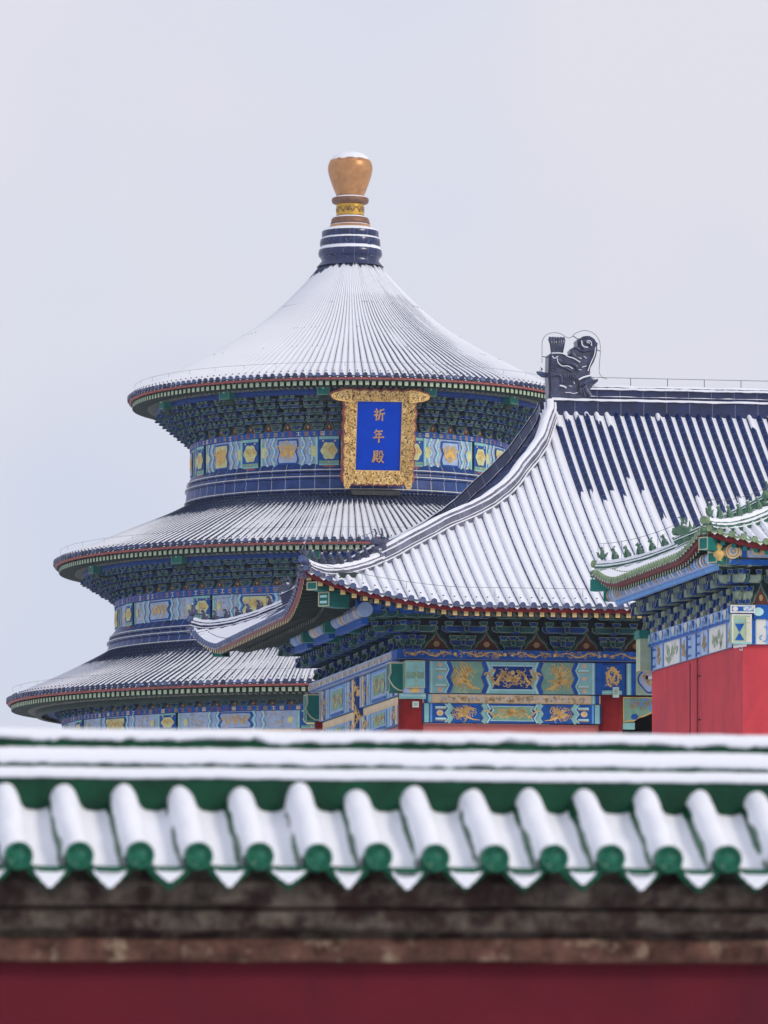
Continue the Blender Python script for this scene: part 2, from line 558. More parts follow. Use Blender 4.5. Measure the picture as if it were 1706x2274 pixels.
# ------------------------------------------------------------------ bracket set (unit size: pitch 1 wide, 1 out, 1 high)
def bracket_mesh(name, tiers, arm, blk, edge, arm2=None):
    mb = MB()
    arm2 = arm2 or arm
    dz = 1.0 / tiers
    # base block
    plate(mb, [(-.17, 0), (.17, 0), (.21, dz * .38), (-.21, dz * .38)], -.12, .06, blk, edge, .02)
    for k in range(tiers):
        z = dz * (k + .32)
        y = -.06 - .84 * k / max(1, tiers - 1)
        hh = dz * .50
        ln0 = .52 if k == 0 else (.86 if k % 2 else .66)
        for (ln, yo) in ((ln0, 0.0), (.98, .13)):
            if k == 0 and yo:
                continue
            l = ln / 2
            pts = [(-l, z + hh), (-l, z + hh * .5), (-l + .04, z + hh * .2), (-l + .10, z), (l - .10, z), (l - .04, z + hh * .2), (l, z + hh * .5), (l, z + hh)]
            plate(mb, pts, y + yo - .05, y + yo + .05, arm if yo == 0 else arm2, edge, .016)
        for x in (-ln0 / 2 + .07, 0, ln0 / 2 - .07):
            zz = z + hh
            plate(mb, [(x - .06, zz), (x + .06, zz), (x + .09, zz + dz * .2), (x + .09, zz + dz * .34), (x - .09, zz + dz * .34), (x - .09, zz + dz * .2)], y - .085, y + .06, blk, edge, .016)
        # slanting beak that reaches out from the wall
        z1 = z + hh * .9
        vs = []
        for x in (-.055, .055):
            vs += [(x, .1, z1), (x, y - .1, z1), (x, y - .16, z1 - dz * .42), (x, y - .12, z1 - dz * .5), (x, .1, z1 - dz * .5)]
        mb.add(vs, [(0, 1, 2, 3, 4), (9, 8, 7, 6, 5), (0, 5, 6, 1), (3, 8, 9, 4), (2, 7, 8, 3)], blk if k % 2 else arm)
        mb.add([vs[1], vs[6], vs[7], vs[2]], [(0, 1, 2, 3)], edge)
        mb.add([(-.033, y - .112, z1 - .03 * dz), (.033, y - .112, z1 - .03 * dz), (.033, y - .156, z1 - dz * .36), (-.033, y - .156, z1 - dz * .36)], [(0, 1, 2, 3)], arm)
    return mb

def place(mesh, name, parent, loc, rz, sc):
    o = bpy.data.objects.new(name, mesh)
    COL.objects.link(o)
    o.parent = parent
    o.location = loc
    o.rotation_euler = (0, 0, rz)
    o.scale = sc
    return o

def flame(mb, M, w, h, z):
    """dark red flame shaped panel between two bracket sets"""
    pts = [(-.5, 0), (.5, 0), (.36, .16), (.30, .38), (.12, .62), (.03, .86), (0, 1.0), (-.03, .86), (-.12, .62), (-.30, .38), (-.36, .16)]
    p1 = [(a * w, z + b * h) for a, b in pts]
    mb.add([M(a, -.02, b) for a, b in p1], [tuple(range(11))], 'green')
    p1 = [(a * w * .84, z + b * h * .86) for a, b in pts]
    mb.add([M(a, -.03, b) for a, b in p1], [tuple(range(11))], 'edge')
    p2 = [(a * w * .72, z + .01 + b * h * .74) for a, b in pts]
    mb.add([M(a, -.04, b) for a, b in p2], [tuple(range(11))], 'flame_red')
    c = [(.09 * w * cos(q * pi / 3), z + h * .27 + .13 * h * sin(q * pi / 3)) for q in range(6)]
    mb.add([M(a, -.05, b) for a, b in c], [tuple(range(6))], 'dull_gold')

# =================================================================== ROUND HALL
def round_hall():
    K = 52.0
    root = empty('round_hall', ((778 - 853) * 243 / 12633, 243, 0), rad(8),
                 'round three-tiered temple hall with snowy blue conical roofs and golden finial', 'temple hall')
    Z = lambda y: (2330 - y) / K + ZC
    R = lambda x: (778 - x) / K
    def ring(r, a, z):
        return (r * sin(a), -r * cos(a), z)
    # --- roofs
    tiers = [
        dict(prof=[(64, 580), (77, 598), (109, 635), (164, 690), (204, 725), (248, 752), (294, 781), (329, 802), (363, 816), (398, 839), (436, 857), (473, 872), (491, 885)], n=184, nb=48, rw=6.80, zw=25.70, zt=26.98, rp=8.25, bare=.0, thin=1, dr=(9.3, 8.2)),
        dict(prof=[(366, 1124), (384, 1133.5), (406, 1145), (448, 1163), (484, 1177), (523, 1194), (567, 1213), (610, 1231), (640, 1242), (655, 1250)], n=237, nb=72, rw=10.02, zw=19.02, zt=20.0, rp=11.4, bare=.24, thin=0, dr=(12.42, 11.3)),
        dict(prof=[(541, 1449), (560, 1460), (585, 1473), (621, 1492), (657, 1509), (694, 1526), (730, 1540), (759, 1555)], n=281, nb=96, rw=12.29, zw=13.98, zt=14.6, rp=13.4, bare=.27, thin=0, dr=(14.45, 13.3)),
    ]
    btypes = {}
    bm_count = 0
    for ti, T in enumerate(tiers):
        prof = [(r / K, (2330 - y) / K + ZC - (.13 if ti else .12)) for r, y in smooth_curve(T['prof'], 3)]
        for _ in range(8):
            prof = [prof[0]] + [tuple(.25 * a + .5 * b + .25 * c for a, b, c in zip(*t)) for t in zip(prof, prof[1:], prof[2:])] + [prof[-1]]
        # distance along the slope
        dl = [0]
        for a, b in zip(prof, prof[1:]):
            dl.append(dl[-1] + math.hypot(a[0] - b[0], a[1] - b[1]))
        tot = dl[-1]
        n = T['n']
        mb = MB()
        re, ze = prof[-1]
        for i in range(n):
            a = 2 * pi * i / n
            jit = random.uniform(-.05, .05)
            edge_b = T['bare'] * (1 + random.uniform(-.06, .06)) + .04 * mnoise.noise((cos(a) * 3, sin(a) * 3, ti))
            left = max(0, -sin(a + rad(8) * 1)) # weather side
            lean = random.uniform(-.3, .3)
            rows, sn, tt = [], [], []
            for j, (r, z) in enumerate(prof):
                p = 2 * pi * r / n
                j0, j1 = max(j - 1, 0), min(j + 1, len(prof) - 1)
                dr_, dz_ = prof[j1][0] - prof[j0][0], prof[j1][1] - prof[j0][1]
                l = math.hypot(dr_, dz_)
                nr, nz = -dz_ / l, dr_ / l
                fr = dl[j] / tot
                row = []
                for (x, h, s) in PROF:
                    hh = h * min(p, .34)
                    ang = a + x * 2 * pi / n
                    row.append(ring(r + nr * hh, ang, z + nz * hh))
                    if T['thin']:
                        v = s if s > .9 else s + .02 + lean * .55 + .4 * mnoise.noise((a * 7, fr * 5, 3)) + (.35 if fr < .2 else 0) + (.5 if left > .86 else 0)
                        if -.37 < x < -.35 and fr > .25:
                            v = .55 + lean * .4
                        v += .25 * mnoise.noise((cos(a) * 6, sin(a) * 6 + fr * 5, 9)) if s <= .9 else 0
                        th = .035 + .13 * max(0, left - .55) + .03 * mnoise.noise((a * 9, 1, 7))
                        v -= max(0, min(1.2, (th - fr) * 30 + .3 if fr < th + .01 else 0))
                    else:
                        v = s + lean * .2
                        if x < -.33 and x > -.4:
                            v = .38 + lean * .3
                        elif -.24 < x < -.2:
                            v = .2
                        elif -.19 < x < -.17:
                            v = .55 + lean * .4
                        elif s > .9:
                            v = 1.0
                        if sin(a + rad(8)) < .05 and .21 < x < .32:
                            v = min(v, .12 + (.3 if x > .3 else 0) + lean * .25 + max(0, 1 + 6 * (sin(a + rad(8)))) * .6)
                        v += .28 * mnoise.noise((cos(a) * 5, sin(a) * 5 + fr * 4, ti + 4)) if s <= .9 or abs(v - 1) > .05 else 0
                        v += .10
                        q = (fr - edge_b) / .26
                        if q < 1:
                            top = -.12 < x < .1
                            v = min(v, .5 + max(-.42, min(.6, q * .6)) + (.22 if x > .25 else 0) - (.1 if left > .7 else 0))
                    sn.append(v)
                    tt.append((x, dl[j], 0))
                rows.append(row)
            mb.grid(rows, 'hall_tile', snow=sn, tuv=tt, smooth=True)
            # round tile end and drip tile
            p = 2 * pi * re / n
            cz = ze + .13 * p
            c0, c1 = [], []
            for q in range(8):
                b = 2 * pi * q / 8
                da, dzq = .28 * p * cos(b) / re, .28 * p * sin(b)
                c0.append(ring(re - .02, a + .02 * p / re + da, cz + dzq))
                c1.append(ring(re + .07, a + .02 * p / re + da, cz + dzq))
            dm = random.choice(('disc_blue', 'disc_dark', 'disc_dark'))
            mb.grid([c1, c0], dm, closed=True)
            mb.add(c1, [tuple(range(8))], dm)
            a2 = a + pi / n
            dp = [(-.34, .03), (.34, .03), (.28, -.12), (.12, -.24), (0, -.34), (-.12, -.24), (-.28, -.12)]
            mb.add([ring(re + .035, a2 + x * p / re, ze + y * p) for x, y in dp], [tuple(range(7))], 'disc_dark')
            dq = [(-.16, -.10), (.0, -.14), (.16, -.10), (.07, -.19), (0, -.26), (-.07, -.19)]
            if random.random() < .8:
                mb.add([ring(re + .042, a2 + x * p / re, ze + y * p) for x, y in dq], [tuple(range(6))], 'snow')
            # nail cap near the eave
            if ti == 0 or random.random() < .9:
                rr, zz = prof[-2]
                mb.ball(ring(rr + .02, a + .02 * p / re, zz + .36 * p + .02), .035, random.choice(('brown_bronze', 'disc_dark')), n=4)
        if ti == 0:
            for fr_, pr in ((.28, .5), (.47, .45), (.68, .4)):
                jj = min(range(len(dl)), key=lambda q: abs(dl[q] / tot - fr_))
                rr, zz = prof[jj]
                for i in range(n):
                    if mnoise.noise((i * .11, fr_ * 9, 2)) > -.1 and random.random() < pr:
                        mb.ball(ring(rr, 2 * pi * i / n, zz + .36 * 2 * pi * rr / n), .028, 'disc_dark', n=4)
        roof = mb.build('roof', root)
        # --- eave: red fascia, rafters, soffit
        mb = MB()
        ez = ze - .17
        mb.lathe([(re - .10, ez + .13), (re + .0, ez + .10), (re + .0, ez + .02), (re - .12, ez + .01)], 180, 'red', smooth=False)
        # scalloped red under the drip tiles
        r_out, r_in = T['dr']
        nr_ = int(2 * pi * r_out / .272)
        zr = ze - .29
        for i in range(nr_):
            a = 2 * pi * i / nr_
            def M(x, y, z, a=a):
                return (y * sin(a) + x * cos(a), -(y * cos(a) - x * sin(a)), z)
            mb.box(-.08, .08, r_in, r_out, zr - .085, zr + .085, 'rafter_side', M)
            mb.add([M(x, r_out + .006, z) for x, z in ((-.078, zr - .085), (.078, zr - .085), (.078, zr + .085), (-.078, zr + .085))], [(0, 1, 2, 3)], 'sage')
            mb.box(-.06, .06, r_in - .3, r_in + .45, zr - .13, zr + .02, 'rafter_grey', M)
        mb.lathe([(re - .08, ez - .03), (r_out - .05, zr + .09), (r_in - .2, zr + .10), (T['rw'] + .15, zr + .2)], 96, 'soffit')
        mb.build('eave', root)
        # --- ring purlin under the rafters
        mb = MB()
        zp = zr - .06
        mb.lathe([(T['rp'] - .22, zp - .28), (T['rp'], zp - .28), (T['rp'] + .03, zp - .2), (T['rp'] + .03, zp - .06), (T['rp'], zp), (T['rp'] - .22, zp)], 120, 'deep_blue' if ti < 2 else 'rafter_side')  # darker paints put the shade under the eaves into the colour
        mb.build('ring_purlin', root)
        # --- brackets
        nb = T['nb']
        pitch = 2 * pi * T['rw'] / nb
        H = (T['zt'] - T['zw'])
        P = T['rp'] - T['rw'] + .05
        nt_ = (5, 4, 3)[ti]
        if nt_ not in btypes:
            btypes[nt_] = [bracket_mesh('bracket_set', nt_, 'deep_blue', 'green', 'edge', 'deep_blue'), bracket_mesh('bracket_set', nt_, 'green', 'deep_blue', 'edge', 'deep_blue')]
        pair = btypes[nt_]
        protos = []
        back = MB()
        for i in range(nb):
            a = (i + .5) * 2 * pi / nb
            aw = (a + pi) % (2 * pi) - pi
            sc = (pitch * 1.06, P, H)
            loc = ring(T['rw'], a, T['zw'] + ZC)
            if abs(aw + rad(8)) < rad(80):
                while len(protos) < 2:
                    o = pair[len(protos)].build('bracket_set', root)
                    protos.append([o, False])
                pr = protos[i % 2]
                if not pr[1]:
                    o = pr[0]
                    pr[1] = True
                else:
                    o = pr[0].copy()
                    COL.objects.link(o)
                    o.parent = root
                o.location, o.rotation_euler, o.scale = loc, (0, 0, a), sc
            else:
                Mx = Matrix.Translation(loc) @ Matrix.Rotation(a, 4, 'Z') @ Matrix.Diagonal((*sc, 1))
                q = pair[i % 2]
                back.add([Mx @ Vector(v) for v in q.v], q.f, [q.mats[k] for k in q.m])
        bo = back.build('bracket_set', root)
        bo['kind'] = 'stuff'
        mb = MB()
        mb.lathe([(T['rw'] - .02, T['zw'] + ZC), (T['rw'] - .02, T['zw'] + ZC + H * .5), (T['rw'] + .5 * P, T['zw'] + ZC + H * 1.1), (T['rp'] - .1, T['zw'] + ZC + H * 1.15)], 96, ['soffit', 'soffit', 'soffit'])
        for i in range(nb):
            a = i * 2 * pi / nb
            def M(x, y, z, a=a):
                return ((T['rw'] - y) * sin(a) + x * cos(a), -((T['rw'] - y) * cos(a) - x * sin(a)), z)
            flame(mb, M, pitch * .62, H * .46, T['zw'] + ZC)
        mb.build('bracket_board', root)
        # --- teal beam heads above every column
        if ti < 2:
            hb = MB()
            plate(hb, [(-.27, -.23), (.27, -.23), (.27, .23), (-.27, .23)], -T['rp'] - .38, -T['rp'] + .5, 'teal', 'edge', .03)
            hb.ball((0, -T['rp'] - .39, .05), .04, 'pale_edge', n=6)
            hb.box(-.24, .24, -T['rp'] - .1, -T['rp'] + .6, -.42, -.25, 'rafter_side')
            first = None
            for i in range(12):
                a = (i + .5) * pi / 6
                if cos(a + rad(8)) < -.1:
                    continue
                if first is None:
                    first = o = hb.build('beam_head', root)
                else:
                    o = first.copy()
                    COL.objects.link(o)
                    o.parent = root
                o.location = (0, 0, zp - .12)
                o.rotation_euler = (0, 0, a)
    # --- painted drums, one bay of beams and one column head at a time
    drums = [(6.79, 25.45, 24.25, 25.70, 0), (10.0, 18.72, 17.80, 19.02, 1), (12.25, 13.76, 13.02, 13.98, 2)]
    for (r, zt, zb, zs, k) in drums:
        mb = MB()
        mb.lathe([(r - .12, zs + ZC), (r - .12, zb - 1.2 + ZC)], 144, 'deep_blue')
        mb.build('drum_wall', root)
        st = MB()
        st.lathe([(r - .15, zs + ZC), (r + .06, zs + ZC), (r + .06, zt + ZC + .02), (r - .12, zt + ZC + .02)], 144, 'blue', smooth=False)
        P = Paint(st, lambda s, t, o: ring(r + .06 + o, s / r, t + ZC), .012)
        nn = int(2 * pi * r / .34)
        for i in range(nn):
            s = i * 2 * pi * r / nn
            m = random.choice(('dull_gold', 'red', 'dull_gold', 'cream'))
            h = zs - zt
            if i % 2:
                for tt in (.25, .5, .75):
                    P.rect(s - .09, s + .09, zt + h * tt - .018, zt + h * tt + .018, m, 1)
            else:
                P.rect(s - .02, s + .02, zt + h * .2, zt + h * .8, m, 1)
                P.rect(s - .09, s + .09, zt + h * .22, zt + h * .3, m, 1)
                P.rect(s - .09, s + .09, zt + h * .7, zt + h * .78, m, 1)
        st.build('frieze', root)
        bay = r * pi / 6
        cw = .82
        H = zt - zb
        for i in range(12):
            a0 = i * pi / 6                     # bay centre
            if cos(a0 + rad(8)) < -.25:
                continue
            mb = MB()
            P = Paint(mb, lambda s, t, o, a0=a0: ring(r + o, a0 + s / r, zb + t + ZC), .012, .35)
            s0, s1 = -bay / 2 + cw / 2, bay / 2 - cw / 2
            w = s1 - s0
            P.rect(s0, s1, 0, H, 'lilac', 0)
            P.rect(s0, s0 + .07, 0, H, 'dark' if a0 > pi or a0 == 0 else 'blue', 1)  # dark end strip paints the shade of the recess beside the column
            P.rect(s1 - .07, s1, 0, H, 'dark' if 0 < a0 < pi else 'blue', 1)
            P.rect(s0 + .07, s0 + .2, 0, H, 'cyan', 1)
            P.rect(s0 + .1, s0 + .15, 0, H, 'pale_cyan', 2)
            P.rect(s1 - .2, s1 - .07, 0, H, 'cyan', 1)
            P.rect(s1 - .15, s1 - .1, 0, H, 'pale_cyan', 2)
            for d in (-1, 1):
                for q, (off, m, wd) in enumerate(((.20, 'sky_blue', .17), (.20, 'pale_cyan', .08), (.32, 'sky_blue', .17), (.32, 'pale_cyan', .08))):
                    f = off * min(w, 3.2) + (.05 if k == 0 else .12)
                    P.zig(d * f, 0, H, d * .12 * H, wd, m, 2 + q % 2)
                P.blob(d * (.42 * w - .02), H * .5, .12, H * .2, 'yellow_green', 2)
                for tt in (.12, .35, .65, .88):
                    P.blob(d * (.36 * w), H * tt, .035, .035, 'dull_gold', 3, n=6)
                    P.blob(d * (.22 * w), H * tt, .035, .035, 'cream', 4, n=6)
                P.curls(min(d * .2 * w, d * .44 * w), max(d * .2 * w, d * .44 * w), 0, H, 14 if k else 7, .12, .025, 'gold', 3)
            cwid = (.165 if k == 0 else .19) * min(w, 3.2) + (0 if k == 0 else .12)
            cen = 'yellow_green' if (i + k) % 2 == 0 else 'blue'
            pts = [(-cwid, H * .06), (cwid, H * .06), (cwid * 1.08, H * .25), (cwid * .85, H * .5), (cwid * 1.08, H * .75), (cwid, H * .94), (-cwid, H * .94), (-cwid * 1.08, H * .75), (-cwid * .85, H * .5), (-cwid * 1.08, H * .25)]
            P.poly(pts, 'blue', 4)
            P.poly([(x * .86, H * .5 + (y - H * .5) * .86) for x, y in pts], cen if cen != 'blue' else 'lilac', 5)
            P.dragon(-cwid * .42, H * .5, cwid * .8, H * .6, 'gold', 6, 1)
            P.dragon(cwid * .42, H * .5, cwid * .8, H * .6, 'gold', 6, -1)
            P.curls(-cwid * .8, cwid * .8, H * .1, H * .9, 18, .12, .028, 'gold', 6)
            mb.build('painted_beam', root)
            # column head to the right of this bay
            mb = MB()
            a1 = a0 + pi / 12 * 1.0
            a1 = a0 + pi / 6 / 2
            P = Paint(mb, lambda s, t, o, a1=a1: ring(r + .08 + o, a1 + s / r, zb + t + ZC), .012)
            P.rect(-cw / 2, cw / 2, 0, H, 'blue', 0)
            for e in (-cw / 2, cw / 2):
                mb.add([ring(r - .05, a1 + e / r, zb + ZC), ring(r + .08, a1 + e / r, zb + ZC), ring(r + .08, a1 + e / r, zt + ZC), ring(r - .05, a1 + e / r, zt + ZC)], [(0, 1, 2, 3)], 'deep_blue')
            P.rect(-cw / 2, cw / 2, 0, H * .06, 'cyan', 1)
            P.rect(-cw / 2, cw / 2, H * .07, H * .16, 'field', 1)
            P.rect(-cw / 2, cw / 2, H * .9, H, 'cyan', 1)
            P.blob(0, H * .5, cw * .40, H * .30, 'yellow_green', 2, lobes=6, n=36)
            P.dragon(0, H * .54, cw * .5, H * .34, 'gold', 3)
            P.curls(-cw * .3, cw * .3, H * .3, H * .7, 8, .1, .03, 'gold', 3)
            for e in (-.3, .3):
                P.blob(e * cw, H * .84, .04, .04, 'cream', 2, n=6)
            P.blob(0, H * .11, .045, .045, 'gold', 2, n=6)
            if k < 2:
                P.poly([(-cw * .36, -.01), (cw * .36, -.01), (cw * .16, -.13), (-cw * .16, -.13)], 'red', 2)
            else:
                P.rect(-cw / 2, cw / 2, -1.2, 0, 'column_red', 1)
            mb.build('column_head', root)
        if k == 2:
            mb = MB()
            mb.lathe([(r - .04, zb + ZC), (r - .04, zb + ZC - .25), (r - .1, zb + ZC - .25), (r - .1, 6)], 144, ['cream', 'red', 'red'])
            mb.build('lower_wall', root)
    # --- blue tiled cornices between drum and roof
    for pf in ([(6.79, 24.33), (6.97, 24.06), (7.0, 23.99), (6.93, 23.94), (6.95, 23.86), (7.05, 23.78), (7.05, 23.70), (6.99, 23.67), (7.03, 23.32), (7.08, 23.24), (7.08, 23.18), (7.0, 23.12), (7.04, 22.9)],
               [(10.0, 17.83), (10.27, 17.52), (10.3, 17.44), (10.22, 17.40), (10.25, 17.34), (10.38, 17.28), (10.38, 17.2), (10.3, 17.16), (10.36, 16.98), (10.42, 16.9), (10.42, 16.84), (10.34, 16.8), (10.36, 16.5)]):
        mb = MB()
        cm = ['dark_ridge' if (q[0] < p_[0] - .03 and abs(q[1] - p_[1]) < .07) else 'cornice_tile' for p_, q in zip(pf, pf[1:])]  # grooves coloured darker, shade painted into the recesses
        for p_ in (1, 5, 9):
            rr, zz = pf[p_]
            mb.lathe([(rr + .012, zz + ZC + .022), (rr + .016, zz + ZC - .012)], 180, 'white')
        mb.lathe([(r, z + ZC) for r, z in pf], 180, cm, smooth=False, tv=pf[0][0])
        mb.build('tiled_cornice', root)
    # --- finial
    mb = MB()
    c, q = 818, .16878
    fz = lambda cy: (2330 - (320 + q * cy)) / K + ZC
    fr = lambda hw: hw * q / K
    fp = lambda L_: [(fr(h), fz(y)) for y, h in L_]
    mb.lathe(fp([(104, 2), (110, 100), (128, 165), (160, 215), (200, 252)]), 40, 'cap_snow', snow=[1.2, 1.2, 1.2, 1.0, .62])
    mb.lathe(fp([(200, 252), (222, 267)]), 40, 'cap_snow', snow=[.62, .36])
    mb.lathe(fp([(222, 267), (250, 281)]), 40, 'cap_snow', snow=[.36, .0])
    mb.lathe(smooth_curve(fp([(250, 281), (285, 291), (320, 294), (370, 289), (450, 269), (550, 235), (620, 207), (680, 183)]), 3), 40, 'bronze')
    fin = mb.build('finial', root)
    mb = MB()
    mb.lathe(fp([(680, 183), (690, 190), (712, 236), (722, 242), (748, 246), (775, 236), (795, 195), (800, 183)]), 40, ['brown_bronze', 'snow', 'brown_bronze', 'brown_bronze', 'brown_bronze', 'brown_bronze', 'brown_bronze'])
    mb.build('collar', fin)
    mb = MB()
    mb.lathe(fp([(800, 183), (945, 183)]), 40, 'leaf_gold')
    P = Paint(mb, lambda s, t, o: ring(fr(183) + o, s / fr(183), fz(945) + t), .012)
    for i in range(10):
        s = i * 2 * pi * fr(183) / 10
        P.dragon(s, .24, .4, .34, 'brown_bronze', 1, 1 if i % 2 else -1)
    mb.build('gold_band', fin)
    mb = MB()
    mb.lathe(fp([(940, 185), (952, 190), (975, 235), (1000, 250), (1030, 254), (1048, 262), (1056, 240), (1070, 262), (1085, 272), (1105, 285), (1112, 300)]), 40, ['brown_bronze', 'snow', 'brown_bronze', 'brown_bronze', 'brown_bronze', 'brown_bronze', 'snow', 'bronze', 'bronze', 'brown_bronze'])
    mb.build('moulding', fin)
    mb = MB()
    mb.lathe(fp([(1105, 290), (1118, 325), (1148, 366), (1158, 374), (1225, 374), (1232, 368), (1246, 372), (1258, 390), (1266, 394), (1345, 395), (1355, 390), (1388, 402), (1402, 414), (1440, 420), (1470, 418), (1492, 405), (1500, 392), (1515, 384), (1545, 375), (1620, 440)]), 96,
             'dark_ridge', snow=[1, 1, .75, .2, .0, .45, .95, .5, .05, .0, .5, .95, .35, .0, .0, .3, .45, .0, .0, .0])
    P = Paint(mb, lambda s, t, o: ring(fr(395) + o, s / fr(395), fz(1345) + t), .015)
    P.curls(-4, 4, .02, .24, 60, .12, .03, 'disc_blue', 1)
    mb.build('tiled_base', fin)
    # --- lightning wire along the eaves and up the roof
    mb = MB()
    for (r, y) in ((480, 868), (645, 1235), (750, 1540)):
        mb.tube([ring(r / K, a * pi / 60 - pi / 2, Z(y) + .12) for a in range(61)], .006, 'metal_grey', seg=3, cap=False)
        for a in range(0, 61, 3):
            p = ring(r / K, a * pi / 60 - pi / 2, Z(y) + .12)
            mb.tube([p, (p[0], p[1], p[2] - .16)], .006, 'metal_grey', seg=3, cap=False)
    mb.build('lightning_wire', root)
    return root

hall = round_hall()

# =================================================================== NAME BOARD
def stroke_board():
    # hangs on the drum, leaning forward, facing the same way as the hall
    K = 52.0
    rb, zb, zt = 7.62, 23.35 + ZC, 27.2 + ZC
    a = rad(8) + rad(.6)
    hx, hy = (778 - 853) * 243 / 12633, 243
    base = Vector((hx + rb * sin(a), hy - rb * cos(a), zb))
    root = empty('name_board', base, a, 'blue name board with three gold characters in a carved gilt frame under the top eave', 'sign')
    root.rotation_euler = (rad(12), 0, a)
    # local: x across, -y out, z up (the empty is tipped forward)
    H, Wd = 4.0, 2.9
    iw, z0, z1 = .93, .62, 3.46
    mb = MB()
    mb.box(-iw, iw, -.10, .0, z0, z1, 'board_blue')
    mb.build('panel', root)
    def scal(n, amp, a0, b0, a1, b1, ph=0):
        out = []
        m = n * 6
        for i in range(m + 1):
            t = i / m
            d = abs(sin(pi * t * n)) * amp
            out.append((a0 + (a1 - a0) * t, b0 + (b1 - b0) * t, d))
        return out
    # frame: four flaring sides, outer edge scalloped and pushed forward
    def side(inner0, inner1, outer, nrm):
        fr = MB()
        n = len(outer)
        ins = [(inner0[0] + (inner1[0] - inner0[0]) * i / (n - 1), inner0[1] + (inner1[1] - inner0[1]) * i / (n - 1)) for i in range(n)]
        out = [(x + nrm[0] * d, z + nrm[1] * d) for x, z, d in outer]
        mid = [((p[0] * .35 + q[0] * .65), (p[1] * .35 + q[1] * .65)) for p, q in zip(ins, out)]
        lip = [(p[0] * .96 + q[0] * .04, p[1] * .96 + q[1] * .04) for p, q in zip(ins, out)]
        rows = [[(p[0], -.06, p[1]) for p in ins], [(p[0], -.16, p[1]) for p in ins], [(p[0], -.18, p[1]) for p in lip], [(p[0], -.26, p[1]) for p in mid], [(p[0], -.36, p[1]) for p in out], [(p[0], -.30, p[1]) for p in out], [(p[0], .02, p[1]) for p in out]]
        fr.grid(rows, ['gold'] * (n - 1) * 2 + ['gilt_carving'] * (n - 1) * 2 + ['gold'] * (n - 1) + ['red'] * (n - 1), smooth=False)
        red = [(p[0] + nrm[0] * .07, p[1] + nrm[1] * .07) for p in out]
        fr.grid([[(p[0], -.28, p[1]) for p in out], [(p[0], -.27, p[1]) for p in red], [(p[0], .02, p[1]) for p in red], [(p[0], .04, p[1]) for p in ins]], 'red')
        # relief: writhing gold bodies over the pierced ground
        L_ = math.hypot(inner1[0] - inner0[0], inner1[1] - inner0[1])
        for k in range(int(L_ / .3)):
            i = random.randrange(2, n - 2)
            w0 = random.uniform(.15, .8)
            path = []
            ph = random.uniform(0, 6)
            for q in range(7):
                ii = min(n - 1, max(0, i + q - 3))
                ww = min(.92, max(.08, w0 + .22 * sin(ph + q * 1.1)))
                p, o_ = ins[ii], out[ii]
                path.append((p[0] + (o_[0] - p[0]) * ww, -.19 - .17 * ww - .012, p[1] + (o_[1] - p[1]) * ww))
            fr.tube(path, [.008, .018, .02, .02, .018, .014, .006], 'gold', seg=5)
        return fr.build('frame', root)
    ox0, ox1 = -1.40, 1.40
    side((-iw, z0), (-iw, z1), scal(7, .07, ox0, .12, ox0 - .02, z1 + .3), (-1, 0))
    side((iw, z0), (iw, z1), scal(7, .07, ox1, .12, ox1 + .02, z1 + .3), (1, 0))
    side((-iw, z0), (iw, z0), scal(8, .05, ox0, .10, ox1, .10), (0, -1))
    side((-iw - .35, z1), (iw + .35, z1), scal(8, .06, -1.75, z1 + .42, 1.75, z1 + .42), (0, 1))
    # cloud shaped wings of the top rail, little feet at the bottom
    for d in (-1, 1):
        fr = MB()
        pts = [(d * 1.2, z1 - .02), (d * 1.55, z1 + .02), (d * 1.8, z1 + .05), (d * 2.0, z1 + .14), (d * 2.06, z1 + .26), (d * 1.95, z1 + .36), (d * 1.7, z1 + .42), (d * 1.45, z1 + .5), (d * 1.2, z1 + .5)]
        plate(fr, pts, -.37, -.1, 'gilt_carving', 'gold', .05)
        red = [(x + d * .04 if abs(x) > 1.3 else x, z + (.05 if z > z1 + .2 else -.01)) for x, z in pts]
        plate(fr, red, -.26, -.06, 'red', 'red', 0)
        fr.build('frame_wing', root)
        ft = MB()
        plate(ft, [(d * 1.12, .2), (d * 1.42, .25), (d * 1.42, .0), (d * 1.34, -.14), (d * 1.22, -.12), (d * 1.14, .02)], -.36, -.2, 'gilt_carving', 'gold', .04)
        ft.build('foot', root)
    # characters, brush strokes as raised gilt pieces
    CH = {
        'qi': [((.20, .97), (.31, .86)), ((.03, .72), (.40, .77)), ((.40, .77), (.26, .56), (.05, .40)), ((.25, .58), (.25, .0)), ((.30, .52), (.43, .38)),
               ((.93, .96), (.78, .88), (.57, .84)), ((.57, .86), (.55, .45), (.42, .06)), ((.56, .54), (1.0, .60)), ((.79, .56), (.78, -.02))],
        'nian': [((.30, 1.0), (.22, .84), (.10, .70)), ((.25, .84), (.86, .88)), ((.25, .60), (.78, .63)), ((.28, .62), (.27, .36)), ((.0, .32), (1.0, .38)), ((.54, .86), (.53, -.08))],
        'dian': [((.10, .92), (.52, .95)), ((.50, .94), (.48, .77)), ((.12, .76), (.48, .77)), ((.12, .93), (.10, .45), (-.02, .03)), ((.22, .68), (.23, .28)), ((.40, .70), (.39, .28)), ((.14, .53), (.52, .56)), ((.08, .27), (.57, .30)), ((.22, .22), (.08, .03)), ((.37, .22), (.50, .06)),
                 ((.67, .95), (.66, .78), (.58, .62)), ((.67, .92), (.87, .93)), ((.86, .93), (.87, .70), (1.0, .66)), ((.58, .49), (.91, .52)), ((.91, .52), (.77, .22), (.55, .0)), ((.62, .42), (.80, .18), (1.03, .0))],
    }
